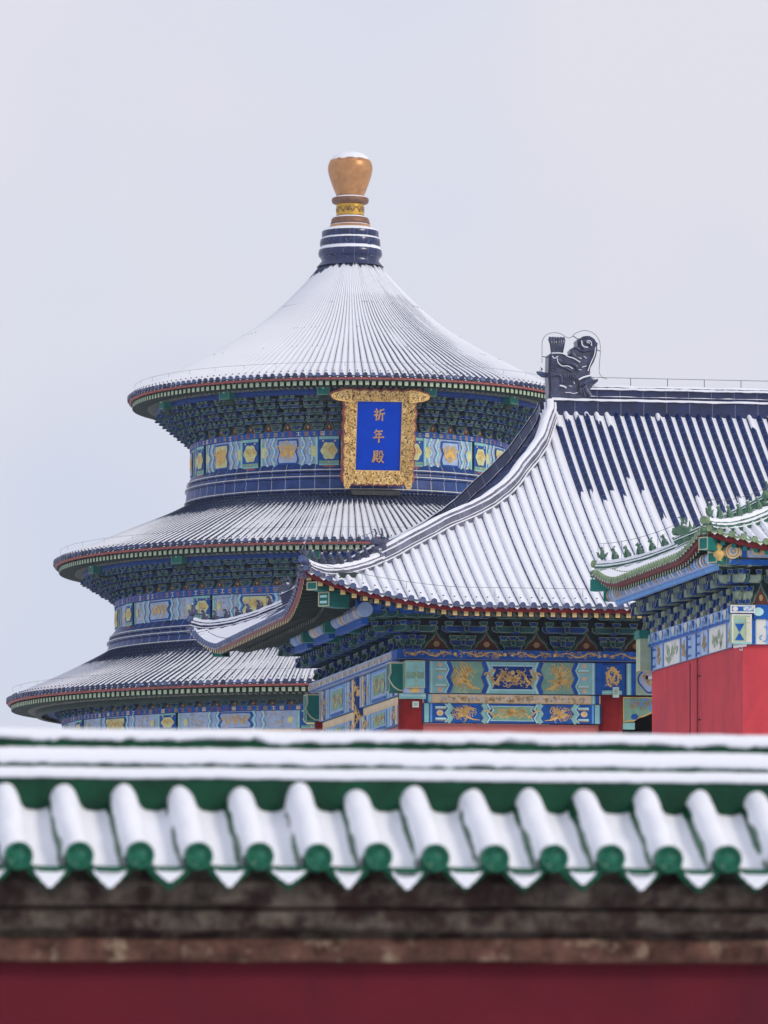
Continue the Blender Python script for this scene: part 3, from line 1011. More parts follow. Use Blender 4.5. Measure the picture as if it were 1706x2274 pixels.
    for (key, cz) in (('qi', 2.93), ('nian', 2.06), ('dian', 1.20)):
        mb = MB()
        w, h = .46, .50
        for k, st in enumerate(CH[key]):
            pts = st
            if len(pts) == 3:
                (a0, a1, a2) = pts
                c = (2 * a1[0] - .5 * (a0[0] + a2[0]), 2 * a1[1] - .5 * (a0[1] + a2[1]))
                pts = [tuple((1 - t) ** 2 * u + 2 * t * (1 - t) * v + t * t * x for u, v, x in zip(a0, c, a2)) for t in tick(0, 1, 6)]
            else:
                pts = [tuple(u + (v - u) * t for u, v in zip(*pts)) for t in tick(0, 1, 4)]
            P2 = [((x - .5) * w, cz + (y - .5) * h) for x, y in pts]
            n = len(P2)
            y0 = -.118 - .0025 * k
            th = .058 if key != 'dian' else .05
            wd = [th * (.75 + .45 * abs(2 * i / (n - 1) - .8)) for i in range(n)]
            lft, rgt = [], []
            for i in range(n):
                p0, p1 = P2[max(i - 1, 0)], P2[min(i + 1, n - 1)]
                dx, dz = p1[0] - p0[0], p1[1] - p0[1]
                l = math.hypot(dx, dz)
                lft.append((P2[i][0] - dz / l * wd[i] / 2, P2[i][1] + dx / l * wd[i] / 2))
                rgt.append((P2[i][0] + dz / l * wd[i] / 2, P2[i][1] - dx / l * wd[i] / 2))
            plate(mb, lft + rgt[::-1], y0, -.10, 'letter_gold', 'letter_gold', 0)
        mb.build('character', root)
    mb = MB()
    mb.box(-1.0, 1.0, .05, .5, -.42, -.24, 'stone_grey')
    mb.build('support', root)
    return root

board = stroke_board()

# =================================================================== HIP ROOFED BUILDINGS
class HipRoof:
    def __init__(s, o, Dp, ze, a, b, hip, A, Lc, pitch, u_end, tile, disc, ra=1.45):
        s.F = 0.0
        s.o, s.Dp, s.ze, s.a, s.b, s.hip, s.A, s.Lc, s.p, s.ue, s.tile, s.disc, s.ra = o, Dp, ze, a, b, hip, A, Lc, pitch, u_end, tile, disc, ra
        s.mid = Dp / 2
        s.drip = 'drip_grey' if disc == 'disc_blue' else disc
        s.inv = [(y, x) for x, y in hip]
    def P(s, w):
        return s.ze + s.a * w + s.b * w * w
    def c(s, w):
        return max(0.0, 1 - max(w, 0) / s.Lc) ** s.ra
    def vm(s, v):
        return min(v, s.Dp - v)
    def up(s, u, v):
        k = s.c(u + s.o) * s.c(s.vm(v) + s.o)
        return s.A * k + s.F * 1.1 * k ** 4
    def zf(s, u, v):
        return s.P(v + s.o) + s.up(u, v)
    def V(s, u):
        return interp(s.inv, u)
    def U(s, v):
        return interp(s.hip, s.vm(v))
    def zl(s, u, v):
        return s.P(s.V(u) + s.o) + s.up(u, v)
    def hipz(s, v):
        u = interp(s.hip, v)
        return u, v, s.zf(u, v)

    def warp(s, pts):
        """the corners of the eaves swing out in plan"""
        out = []
        for x, y, z in pts:
            k = s.F * s.c(x + s.o) * s.c(s.vm(y) + s.o)
            out.append((x - k, y - k if y < s.mid else y + k, z))
        return out

    def slope(s, mb, front, ns, snowfn, nail='disc_dark', thick=1.0):
        """tile courses of the front slope (running along v) or of the left slope (running along u)"""
        p = s.p
        if front:
            lo, hi = -s.o + .1, s.ue
        else:
            lo, hi = -s.o + .1, s.Dp + s.o - .1
        n = int((hi - lo) / p)
        zt = s.P(s.mid + s.o)
        for i in range(n + 1):
            c = lo + i * p
            if front:
                e = s.mid - .22 if c > s.hip[-1][1] - .2 else min(s.mid - .22, s.V(c))
            else:
                e = s.U(c)
            st = -s.o
            if e - st < .12:
                e = st + .12
            rows, sn, tt = [], [], []
            jit = random.uniform(-.25, .25)
            m = max(3, int(ns * (e - st) / (s.mid + s.o)))
            for j in range(m + 1):
                q = st + (e - st) * j / m
                row = []
                for (x, h, sv) in PROF:
                    l = c + x * p
                    d = .05
                    if front:
                        z = s.zf(l, q)
                        sl = (s.zf(l, q + d) - z) / d
                    else:
                        z = s.zl(q, l)
                        sl = (s.zl(q + d, l) - z) / d
                    nn = math.hypot(1, sl)
                    hh = h * p * thick
                    qq = q - sl / nn * hh
                    zz = z + hh / nn
                    row.append((l, qq, zz) if front else (qq, l, zz))
                    fr = (zt - z) / (zt - s.ze)
                    sn.append(snowfn(i, c, fr, x, sv, jit, q))
                    tt.append((x, q * 1.2, 0))
                rows.append(row)
            mb.grid(rows, s.tile, snow=sn, tuv=tt, smooth=True)
            # eave: round tile end, drip tile between courses, nail cap
            z = (s.zf(c, st) if front else s.zl(st, c))
            zc = z + .10 * p
            F = (lambda l, y, z_: (l, -s.o + y, z_)) if front else (lambda l, y, z_: (-s.o + y, l, z_))
            c0, c1, c2 = [], [], []
            r = .265 * p
            for k in range(12):
                b = 2 * pi * k / 12
                c0.append(F(c + .02 * p + r * cos(b), .05, zc + r * sin(b)))
                c1.append(F(c + .02 * p + r * cos(b), -.05, zc + r * sin(b)))
                c2.append(F(c + .02 * p + r * .72 * cos(b), -.043, zc + r * .72 * sin(b)))
            mb.grid([c0, c1, c2], s.disc, closed=True)
            mb.add(c2, [tuple(range(12))], s.disc)
            l2 = c + p / 2
            z2 = (s.zf(l2, st) if front else s.zl(st, l2))
            dp = [(-.36, .05), (.36, .05), (.30, -.10), (.14, -.22), (0, -.34), (-.14, -.22), (-.30, -.10)]
            mb.add([F(l2 + x * p, -.035, z2 + y * p) for x, y in dp], [tuple(range(7))], s.drip)
            mb.add([F(l2 + x * p, -.02, z2 + y * p) for x, y in dp], [tuple(range(7))], s.drip)
            dq = [(-.24, -.10), (.0, -.17), (.24, -.10), (.12, -.19), (0, -.30), (-.12, -.19)]
            if random.random() < .85:
                mb.add([F(l2 + x * p, -.045, z2 + y * p) for x, y in dq], [tuple(range(6))], 'snow')
            zz = (s.zf(c, st + .28) if front else s.zl(st + .28, c)) + .36 * p
            mb.ball(F(c + .02 * p, .28, zz), .026, nail, n=6)

    def eave(s, mb, front, rl=1.5, rs=.11, end='gold', side='rafter_side', endpat=True, off=.14, lower='rafter_grey', fascia='dark_red'):
        """red fascia, flying rafters, lower rafters and soffit"""
        lo, hi = -s.o, (s.ue if front else s.Dp + s.o)
        n = int((hi - lo) / .2)
        F = (lambda l, y, z_: (l, -s.o + y, z_)) if front else (lambda l, y, z_: (-s.o + y, l, z_))
        ez = lambda l: (s.zf(l, -s.o) if front else s.zl(-s.o, l))
        rows = [[], [], [], []]
        for i in range(n + 1):
            l = lo + (hi - lo) * i / n
            z = ez(l)
            rows[0].append(F(l, .04, z + .02))
            rows[1].append(F(l, .0, z - .02))
            rows[2].append(F(l, .02, z - off))
            rows[3].append(F(l, .2, z - off))
        mb.grid(rows, fascia)
        top, bot = [], []
        for i in range(n + 1):
            l = lo + (hi - lo) * i / n
            z = ez(l)
            le = min(max(l, lo + rl * 1.2), hi - rl * 1.2) if not front else max(l, lo + rl * 1.2)
            zi = ez(le) - off + .24 * (rl + .6) + .04
            top.append(F(l, .08, z - off + .01))
            bot.append(F(le, rl + .6, zi))
        mb.grid([top, bot], 'soffit')
        p = s.p * .99
        m = int((hi - lo - .2) / p)
        for i in range(m + 1):
            l = lo + .12 + i * p
            z = ez(l) - off - rs * .5 - .02
            # fan the rafters near the corners
            w = max(0.0, 1 - (l - lo) / 2.6)
            w2 = 0 if front else max(0.0, 1 - (hi - l) / 2.6)
            dl = (w - w2) * rl * .75
            h = rs / 2
            def M(x, y, z_, l=l, dl=dl, z=z, w=w, w2=w2):
                return F(l + x + dl * y / rl, y, z + z_ + .24 * (1 - .6 * max(w, w2)) * y)
            mb.box(-h, h, .10, rl, -h, h, side, M)
            mb.add([M(x, .094, q) for x, q in ((-h, -h), (h, -h), (h, h), (-h, h))], [(0, 1, 2, 3)], end)
            if endpat:
                k = h * .62
                mb.add([M(x, .088, q) for x, q in ((-k, -k), (-k * .2, -k), (k * .3, k), (-k, k * .6))], [(0, 1, 2, 3)], 'sage')
                mb.add([M(x, .088, q) for x, q in ((k * .3, -k), (k, -k), (k, k * .5))], [(0, 1, 2)], 'sage')
            mb.box(-h * .9, h * .9, rl * .52, rl + .5, -h - .13, -h - .02, side, M)
            mb.add([M(x, rl * .52 - .006, q) for x, q in ((-h * .9, -h - .13), (h * .9, -h - .13), (h * .9, -h - .02), (-h * .9, -h - .02))], [(0, 1, 2, 3)], lower)

    def ridge_path(s, v0, v1, n, back=False, lift=0):
        out = []
        for i in range(n + 1):
            v = v0 + (v1 - v0) * i / n
            u, vv, z = s.hipz(v)
            out.append(Vector(s.warp([(u, s.Dp - v if back else v, z + lift)])[0]))
        return out

def sweep(mb, path, prof, mat, jitter=0.0, cap=True, ups=None):
    """extrude a ridge section [(x, h, snow)] along a path; x is level across the path, h square to it"""
    rows, sn, tt = [], [], []
    d0 = 0
    for i, p in enumerate(path):
        d = path[min(i + 1, len(path) - 1)] - path[max(i - 1, 0)]
        if i:
            d0 += (p - path[i - 1]).length
        hx = Vector((d.y, -d.x, 0))
        hx.normalize()
        up = hx.cross(d.normalized())
        if up.z < 0:
            up = -up
        row = []
        for (x, h, sv) in prof:
            jj = jitter * mnoise.noise((p.x * 5 + x * 20, p.y * 5, h * 9 + p.z * 5)) if sv > .5 else 0
            q = p + hx * x + up * (h + jj)
            row.append(q)
            sn.append(sv)
            tt.append((x, d0, 0))
        rows.append(row)
    mb.grid(rows, mat, snow=sn, tuv=tt)
    if cap:
        n = len(prof)
        mb.add(rows[0], [tuple(range(n))], mat, snow=0)
        mb.add(rows[-1], [tuple(range(n))], mat, snow=0)

def beast(mb, base, d, h, mat, kind=0, snow=True):
    """small seated roof figure facing along d"""
    b = Vector(base)
    d = Vector((d[0], d[1], 0)).normalized()
    sd = Vector((-d.y, d.x, 0))
    at = lambda f, w, z: b + d * f * h + sd * w * h + Vector((0, 0, z * h))
    mb.tube([at(-.26, 0, .0), at(-.24, 0, .18), at(-.12, 0, .42), at(.02, 0, .60), at(.08, 0, .74)], [.17 * h, .23 * h, .19 * h, .14 * h, .11 * h], mat, seg=7)
    mb.tube([at(.0, 0, .72), at(.12, 0, .82), at(.26, 0, .78), at(.32, 0, .74)], [.10 * h, .14 * h, .10 * h, .06 * h], mat, seg=7)
    for w in (-.09, .09):
        mb.tube([at(.06, w, .5), at(.14, w, .25), at(.15, w, .0)], [.07 * h, .055 * h, .06 * h], mat, seg=5)
        mb.tube([at(-.02, w * 1.6, .2), at(.08, w * 1.7, .02)], [.1 * h, .06 * h], mat, seg=5)
        mb.tube([at(.08, w, .88), at(.02, w * 1.2, 1.02)], [.05 * h, .012 * h], mat, seg=4)
    if kind % 3 == 0:
        mb.tube([at(-.28, 0, .1), at(-.42, 0, .35), at(-.36, 0, .6), at(-.26, 0, .7)], [.07 * h, .08 * h, .06 * h, .03 * h], mat, seg=5)
    if kind % 3 == 1:
        mb.tube([at(.1, 0, .92), at(-.02, 0, 1.06), at(-.16, 0, 1.05)], [.05 * h, .045 * h, .015 * h], mat, seg=5)
    if snow:
        mb.ball(at(.09, 0, .93), .11 * h, 'snow', sz=.55, n=6)
        mb.ball(at(-.24, 0, .40), .15 * h, 'snow', sz=.6, n=6)

def rider(mb, base, d, h, mat):
    """the figure riding a bird at the tip of the ridge"""
    b = Vector(base)
    d = Vector((d[0], d[1], 0)).normalized()
    at = lambda f, z: b + d * f * h + Vector((0, 0, z * h))
    mb.tube([at(-.55, .55), at(-.3, .3), at(0, .22), at(.28, .34), at(.36, .56), at(.48, .58)], [.03 * h, .12 * h, .2 * h, .12 * h, .08 * h, .03 * h], mat, seg=6)
    mb.tube([at(-.05, 0), at(0, .2)], .08 * h, mat, seg=5)
    mb.tube([at(-.05, .3), at(-.04, .55), at(-.02, .74), at(0, .8)], [.17 * h, .15 * h, .11 * h, .06 * h], mat, seg=6)
    mb.ball(at(.0, .9), .1 * h, mat, n=8)
    mb.ball(at(0, 1.0), .07 * h, 'snow', n=6)

def horned_head(mb, base, d, h, mat):
    """ridge beast: dragon head with horns and mane, facing down the ridge"""
    b = Vector(base)
    d = Vector((d[0], d[1], 0)).normalized()
    sd = Vector((-d.y, d.x, 0))
    at = lambda f, w, z: b + d * f * h + sd * w * h + Vector((0, 0, z * h))
    mb.tube([at(-.3, 0, 0), at(-.28, 0, .3), at(-.1, 0, .55), at(.15, 0, .6), at(.42, 0, .52)], [.24 * h, .26 * h, .24 * h, .2 * h, .12 * h], mat, seg=8)
    mb.tube([at(.0, 0, .3), at(.3, 0, .26), at(.44, 0, .3)], [.16 * h, .1 * h, .05 * h], mat, seg=6)
    mb.ball(at(.4, 0, .66), .07 * h, mat, n=6)
    for w in (-.13, .13):
        mb.tube([at(-.05, w, .72), at(-.12, w * 1.2, .95), at(-.02, w * 1.4, 1.12), at(.1, w * 1.4, 1.1)], [.06 * h, .05 * h, .04 * h, .015 * h], mat, seg=5)
        mb.tube([at(-.3, w, .5), at(-.5, w * 1.3, .7), at(-.46, w * 1.3, .95)], [.1 * h, .08 * h, .02 * h], mat, seg=5)
        mb.ball(at(.1, w, .72), .06 * h, mat, n=6)
    mb.ball(at(-.05, 0, .8), .13 * h, 'snow', sz=.5, n=8)
    mb.ball(at(-.35, 0, .62), .12 * h, 'snow', sz=.5, n=8)

def both(half):
    """mirror a half ridge section (given from the foot up to the crown)"""
    return [(-x, h, q) for x, h, q in half] + [(x, h, q) for x, h, q in half[::-1]]
UPPER = both([(.17, -.12, 0), (.17, .03, 0), (.20, .035, .3), (.205, .05, .9), (.19, .065, .9), (.14, .07, .1), (.14, .10, 0), (.155, .105, .8), (.15, .12, .8), (.125, .125, 0), (.12, .25, 0), (.155, .255, .2), (.165, .27, .75), (.16, .285, 1.0), (.11, .29, .5), (.095, .315, .0), (.095, .335, .1), (.088, .36, .85), (.05, .385, 1.2), (.01, .395, 1.2)])
LOWER = both([(.16, -.12, 0), (.16, .03, 0), (.185, .035, .4), (.185, .06, .9), (.12, .07, .1), (.12, .12, 0), (.15, .125, .6), (.15, .16, 1.1), (.10, .17, .4), (.095, .185, .2), (.095, .21, .8), (.085, .245, 1.1), (.05, .275, 1.2), (.01, .285, 1.2)])

BACK = both([(.17, -.12, 0), (.17, .02, 0), (.20, .03, .2), (.20, .05, .7), (.16, .06, .1), (.15, .36, 0), (.17, .37, .2), (.17, .395, .8), (.10, .41, .4), (.09, .44, .8), (.04, .475, 1.2), (.01, .48, 1.2)])

def beam_front(P, w, h, kind):
    """one painted main beam: banded ends, zigzags, phoenix fields and a cartouche of two dragons"""
    if kind == 'big':
        base, chev, cart, inner, inner2 = 'field', 'blue', 'cyan', 'deep_blue', 'gold'
    else:
        base, chev, cart, inner, inner2 = 'blue', 'cyan', 'blue', 'field', 'gold'
    P.rect(0, w, 0, h, base, 0)
    for d in (0, 1):
        X = (lambda x: x) if d == 0 else (lambda x: w - x)
        def rc(a, b, t0, t1, m, l):
            P.rect(min(X(a), X(b)), max(X(a), X(b)), t0, t1, m, l)
        first, second = ('blue', 'cyan') if kind == 'big' else ('cyan', 'blue')
        rc(0, .12, 0, h, first, 1)
        rc(.13, .27, 0, h, second, 1)
        rc(.15, .20, 0, h, 'pale_cyan' if kind == 'big' else 'sky_blue', 2)
        sg = 1 if d == 0 else -1
        # end box with bars and rosettes
        rc(.27, .27 + .30 * (1 if kind == 'big' else .9), 0, h, 'cyan' if kind == 'big' else 'blue', 1)
        for t in ((.1, .5, .9) if kind == 'big' else (.5,)):
            P.blob(X(.40), h * t, .09, h * .09 if kind == 'big' else h * .16, 'lilac' if kind == 'big' else 'cream', 2, n=10)
            P.blob(X(.40), h * t, .05, h * .06, 'gold', 3, n=8)
        for t in ((.25, .75) if kind == 'big' else (.2, .8)):
            rc(.28, .56, h * t - .025, h * t + .025, 'pale_cyan', 3)
            rc(.28, .56, h * t - .05, h * t - .03, 'dull_gold', 3)
        P.zig(X(.60), 0, h, sg * .09, .12, 'dull_gold', 2)
        P.zig(X(.60), 0, h, sg * .09, .10, chev, 3)
        P.zig(X(.53), 0, h, sg * .09, .03, 'pale_cyan', 3)
        P.phoenix(X(1.08), h * .5, .8, h * .94, 'gold', 2, sg)
        P.curls(min(X(.72), X(1.4)), max(X(.72), X(1.4)), .02, h - .02, 42, .12, .020, 'gold', 1)
        P.zig(X(1.50), 0, h, sg * .08, .13, 'dull_gold', 2)
        P.zig(X(1.50), 0, h, sg * .08, .11, chev, 3)
        P.zig(X(1.60), 0, h, sg * .08, .05, 'pale_cyan', 4)
    a, b = 1.56, w - 1.56
    z = .08
    cp = [(a, 0), (a + z, h * .25), (a, h * .5), (a + z, h * .75), (a, h), (b, h), (b - z, h * .75), (b, h * .5), (b - z, h * .25), (b, 0)]
    P.poly(cp, cart, 2)
    i1 = [(x + (.12 if x < w / 2 else -.12), h * .5 + (y - h * .5) * .80) for x, y in cp]
    P.poly(i1, 'pale_cyan', 3)
    i2 = [(x + (.16 if x < w / 2 else -.16), h * .5 + (y - h * .5) * .72) for x, y in cp]
    P.poly(i2, inner, 4)
    m = w / 2
    P.dragon(m - .4, h * .5, .66, h * .62, inner2, 5, 1)
    P.dragon(m + .4, h * .5, .66, h * .62, inner2, 5, -1)
    P.blob(m, h * .66, .06, .06, 'gold', 5, n=8)
    P.curls(a + .22, b - .22, h * .16, h * .84, 46, .11, .018, 'gold', 5)

def beam_side(P, w, h):
    P.rect(0, w, 0, h, 'sky_blue', 0)
    for d in (0, 1):
        X = (lambda x: x) if d == 0 else (lambda x: w - x)
        for (a, b, m) in ((0, .25, 'lilac'), (.32, .6, 'cream'), (.75, .95, 'blue'), (1.05, 1.4, 'lilac'), (1.5, 1.6, 'pale_cyan')):
            P.rect(min(X(a), X(b)), max(X(a), X(b)), 0, h, m, 1)
        for t in (.15, .4, .65, .9):
            P.blob(X(.85), h * t, .12, h * .07, 'sky_blue', 2, n=8)
        P.curls(min(X(.25), X(1.45)), max(X(.25), X(1.45)), .02, h - .02, 20, .16, .045, 'gold', 2)
    P.rect(1.9, w - 1.9, h * .08, h * .92, 'pale_blue', 1)
    P.rect(2.05, w - 2.05, h * .2, h * .86, 'field', 2)
    P.rect(2.0, w - 2.0, 0, h * .1, 'blue', 3)
    P.dragon(w / 2, h * .5, 1.6, h * .6, 'gold', 3)
    P.curls(2.1, w - 2.1, h * .2, h * .85, 14, .16, .04, 'dull_gold', 3)

# =================================================================== GATE HALL (blue tiles)
TH = rad(10)
def gate():
    D, S = 143.0, 12633 / 143
    root = empty('gate_hall', ((912 - 853) / S, D, 0), TH, 'rectangular gate hall with snowy blue hip roof and painted beams on red columns', 'gate hall')
    hip = [(-3.1, -3.1), (.1, -.1), (1.19, 1.09), (1.75, 1.89), (2.19, 2.41), (2.82, 2.99), (3.23, 3.29), (3.74, 3.6), (4.22, 3.95), (4.88, 4.36), (5.99, 4.83), (6.5, 4.9)]
    a = .45
    Hr = HipRoof(3.1, 13.0, 10.93 + ZC, a, (6.02 - a * 9.6) / 92.16, hip, .64, 3.9, .276, 18.0, 'blue_tile', 'disc_blue')
    # --- roof
    Hr.F = .22
    bare = [(.09, .437), (.045, .435), (.035, .47), (.03, .42), (.06, .45), (.07, .36), (0, .42), (0, .553), (0, .61), (0, .57), (.04, .61), (0, .45), (0, .495), (0, .517), (0, .52), (0, .45), (0, .47), (0, .44), (0, .5), (.07, .46), (0, .5)]
    i0 = round((5.117 - (-3.0)) / .276)
    def snow_front(i, c, fr, x, sv, jit, q):
        k = i - i0
        v = sv
        if sv < .9:
            v = sv + .22 + jit * .5
            if k < -8:
                v += .12
        if 0 <= k:
            f0, f1 = bare[k] if k < len(bare) else (0, .4 + .2 * random.random())
            f0 = f0 + .03 if f0 else 0
            nz = .022 * mnoise.noise((c * 9, x * 7, 3)) + .012 * mnoise.noise((c * 31, x * 19, 5))
            on = min((fr - f0 + nz) / .012, (f1 - fr + nz) / .012)
            if on > -1 and -.29 < x < .26:
                w = max(0, min(1, (on + 1) / 2))
                v = v * (1 - w) + (-.45) * w
        if fr < .045 and (k < 0 or k >= len(bare) or bare[k][0] > 0) and x > -.2:
            v = 1
        return v
    mb = MB()
    Hr.slope(mb, True, 40, snow_front)
    def snow_left(i, c, fr, x, sv, jit, q):
        # the side slope has shed its snow near the top and keeps it near the eave
        w = q + 3.1
        keep = 2.0 + 1.1 * mnoise.noise((c * .5, 0, 1)) + jit
        v = sv if sv > .9 else sv + .1 + jit
        if w > keep:
            v = min(v, .22 + .25 * mnoise.noise((c * 2, q * 1.3, 5)))
        return v
    Hr.slope(mb, False, 26, snow_left)
    # plain back slope and far end so that the roof is closed
    rows = []
    for j in range(9):
        v = Hr.mid + (Hr.mid + 2.75) * j / 8
        us = [-3.1 + .5 * q for q in range(13)] + [5, 18.0]
        rows.append([(max(u, Hr.U(v)), v, Hr.P(Hr.Dp - v + 3.1) + Hr.up(max(u, Hr.U(v)), v) - .02) for u in us])
    mb.grid(rows, 'blue_tile', snow=1.0)
    mb.grid([[(x, y - .03, z - .05) for x, y, z in q] for q in rows], 'soffit')
    mb.v = Hr.warp(mb.v)
    roof = mb.build('roof', root)
    # --- eaves
    mb = MB()
    Hr.eave(mb, True, end='gold')
    Hr.eave(mb, False, end='cream', side='rafter_side', endpat=False, off=.08, fascia='shaded_red')
    mb.v = Hr.warp(mb.v)
    eave = mb.build('eave', root)
    # --- hip ridges with their figures
    for back in (False, True):
        mb = MB()
        lo = Hr.ridge_path(-3.0, -.72, 30, back)
        up = Hr.ridge_path(-.8, 6.35, 44, back)
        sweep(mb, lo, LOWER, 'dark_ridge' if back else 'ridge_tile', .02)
        sweep(mb, up, BACK if back else UPPER, 'dark_ridge' if back else 'ridge_tile', .02)  # back ridge in darker tile, its shaded face put into the colour
        # tip: round tile end and the dragon head on the corner beam below it
        t = lo[0]
        dd = (lo[0] - lo[1]).normalized()
        mb.tube([t + dd * -.02 + Vector((0, 0, .20)), t + dd * .16 + Vector((0, 0, .22))], .10, 'disc_blue', seg=10)
        rg = mb.build('hip_ridge', root)
        hd = Vector((dd.x, dd.y, 0))
        for k in range(8):
            q = -3.02 + k * .258
            p = Hr.ridge_path(q, q + .01, 1, back)[0] + Vector((0, 0, .27))
            fb = MB()
            if k == 0:
                rider(fb, p, hd, .36, 'dragon_tile')
                fb.build('ridge_rider', rg)
            else:
                beast(fb, p, hd, .31, 'dragon_tile', k)
                fb.build('ridge_beast', rg)
        p = Hr.ridge_path(-.82, -.81, 1, back)[0] + Vector((0, 0, .13))
        fb = MB()
        horned_head(fb, p + Vector((0, 0, .1)), hd, .58, 'dragon_tile')
        fb.build('dragon_head', rg)
        # corner head below the tip
        fb = MB()
        horned_head(fb, t + hd * .10 + Vector((0, 0, -.22)), hd, .34, 'dragon_tile')
        fb.build('corner_head', rg)
        # wire on thin posts above the figures
        fb = MB()
        w_ = [x + Vector((0, 0, .85)) for x in Hr.ridge_path(-3.0, -.9, 16, back)]
        fb.tube([lo[0] + Vector((0, 0, .1))] + w_, .007, 'metal_grey', seg=3, cap=False)
        for x in w_[1::3]:
            fb.tube([x, x - Vector((0, 0, .6))], .007, 'metal_grey', seg=3, cap=False)
        fb.build('lightning_wire', rg)
    # --- main ridge
    mb = MB()
    zr = 17.11 + ZC
    path = [Vector((4.9 + 13.1 * i / 60, 6.5, zr)) for i in range(61)]
    rp = both([(.30, -.5, 0), (.30, -.13, 0), (.31, -.02, 0), (.34, -.015, .1), (.36, .0, .7), (.355, .03, .75), (.33, .055, .8), (.24, .06, .5), (.235, .07, 0), (.235, .115, 0), (.26, .12, .5), (.265, .135, .8), (.2, .14, .2), (.2, .16, 0), (.185, .20, 0), (.2, .29, 0), (.25, .295, .2), (.26, .315, .9), (.25, .35, 1.1), (.13, .365, .6), (.125, .385, .3), (.12, .40, .8), (.06, .44, 1.2), (.01, .445, 1.2)])
    sweep(mb, path, rp, 'dark_ridge', .025)
    mr = mb.build('main_ridge', root)
    mb = MB()
    wp = [(5.55, zr + .9), (5.75, zr + .72), (6.0, zr + .66), (18, zr + .66)]
    mb.tube([(x, 6.5, z) for x, z in smooth_curve(wp, 4)], .007, 'metal_grey', seg=4, cap=False)
    for k in range(12):
        mb.tube([(6.1 + k * 1.0, 6.5, zr + .66), (6.1 + k * 1.0, 6.5, zr + .46)], .01, 'metal_grey', seg=4, cap=False)
    mb.build('lightning_wire', mr)
    # --- ridge-end dragon (traced in metres: x from its left edge, z above its base)
    q = .1808 / 84.05
    X = lambda x: 4.83 + (x - 340) * q / .985
    Zt = lambda y: zr + (1060 - y) * q
    body = [(340, 1060), (345, 900), (335, 760), (345, 500), (375, 478), (420, 470), (520, 470), (560, 495), (600, 490), (625, 470), (610, 445), (635, 410), (680, 400), (715, 415), (735, 440), (700, 380), (692, 320), (720, 290), (760, 262), (810, 255), (860, 262), (910, 295), (938, 345), (945, 420), (930, 500), (900, 580), (860, 650), (850, 720), (870, 760), (890, 800), (950, 780), (955, 810), (905, 850), (880, 870), (870, 940), (880, 1000), (865, 1060)]
    mb = MB()
    pts = [(X(x), Zt(y)) for x, y in body]
    plate(mb, pts, 6.5 - .22, 6.5 + .22, 'dragon_tile', 'dragon_tile', .0, back=True)
    in1 = inset(pts, .05)
    plate(mb, in1, 6.5 - .29, 6.5 + .29, 'dragon_tile', 'dragon_tile', .0, back=True)
    def rel(pl, w, m, y=-.30, tube=True):
        mb.tube([(X(x), 6.5 + y, Zt(yy)) for x, yy in smooth_curve(pl, 4)], w, m, seg=6)
    # scroll of the tail
    sp = [(815 + (108 - 7.4 * k) * cos(-.2 + k * .56), 362 + (92 - 6.3 * k) * sin(-.2 + k * .56)) for k in range(14)]
    rel(sp, .05, 'dragon_tile', -.30)
    for k in range(22):
        a_ = k * .285
        r0, r1 = (52, 104)
        rel([(815 + r0 * cos(a_), 362 + r0 * .86 * sin(a_)), (815 + r1 * cos(a_ + .35), 362 + r1 * .86 * sin(a_ + .35))], .016, 'dragon_tile', -.315)
    rel([(738, 325), (745, 375), (775, 402), (818, 405)], .016, 'snow', -.35)
    rel([(800, 335), (835, 325), (860, 350), (856, 385)], .013, 'snow', -.35)
    rel([(800, 352), (825, 348), (838, 362)], .010, 'snow', -.35)
    rel([(722, 292), (762, 264), (812, 257)], .016, 'snow', -.26)
    rel([(912, 400), (897, 500), (852, 600), (818, 695)], .014, 'snow', -.33)
    for k in range(12):
        t_ = k / 11
        rel([(905 - 80 * t_, 420 + 250 * t_), (868 - 78 * t_, 415 + 255 * t_)], .012, 'dragon_tile', -.30)
    rel([(380, 520), (405, 550), (450, 520)], .013, 'snow', -.33)
    rel([(370, 488), (450, 483), (520, 493), (580, 528), (640, 543), (720, 590)], .016, 'snow', -.335)
    rel([(440, 545), (450, 600), (500, 640), (570, 640), (630, 672)], .014, 'snow', -.335)
    rel([(450, 560), (520, 600), (600, 600), (680, 640), (690, 690)], .05, 'dragon_tile', -.31)
    rel([(460, 640), (540, 660), (620, 700)], .035, 'dragon_tile', -.31)
    rel([(620, 430), (640, 500), (700, 545)], .06, 'dragon_tile', -.31)
    rel([(640, 415), (690, 410), (735, 445), (800, 450)], .03, 'dragon_tile', -.31)
    rel([(670, 520), (740, 545)], .011, 'snow', -.33)
    rel([(745, 650), (800, 635)], .012, 'snow', -.33)
    rel([(765, 515), (800, 540)], .010, 'snow', -.33)
    rel([(690, 680), (735, 682)], .011, 'snow', -.33)
    rel([(705, 805), (760, 775), (850, 750)], .026, 'snow', -.34)
    rel([(540, 965), (600, 965), (640, 975), (690, 962)], .010, 'snow', -.33)
    rel([(470, 880), (520, 890), (550, 910)], .022, 'snow', -.33)
    rel([(640, 830), (655, 860)], .010, 'snow', -.33)
    rel([(585, 880), (620, 890)], .009, 'snow', -.33)
    rel([(820, 800), (780, 860), (800, 930), (850, 1000)], .07, 'dragon_tile', -.31)
    rel([(740, 830), (720, 900), (740, 980)], .05, 'dragon_tile', -.31)
    rel([(770, 820), (750, 900), (790, 1010)], .03, 'dragon_tile', -.33)
    rel([(390, 760), (440, 745), (490, 770), (500, 850)], .04, 'dragon_tile', -.31)
    for k in range(7):
        rel([(525 + k * 24, 740 + (k % 2) * 20), (530 + k * 24, 800), (520 + k * 25, 860)], .018, 'dragon_tile', -.30)
    for k in range(5):
        rel([(360, 560 + k * 32), (400, 575 + k * 30), (440, 600 + k * 26)], .018, 'dragon_tile', -.30)
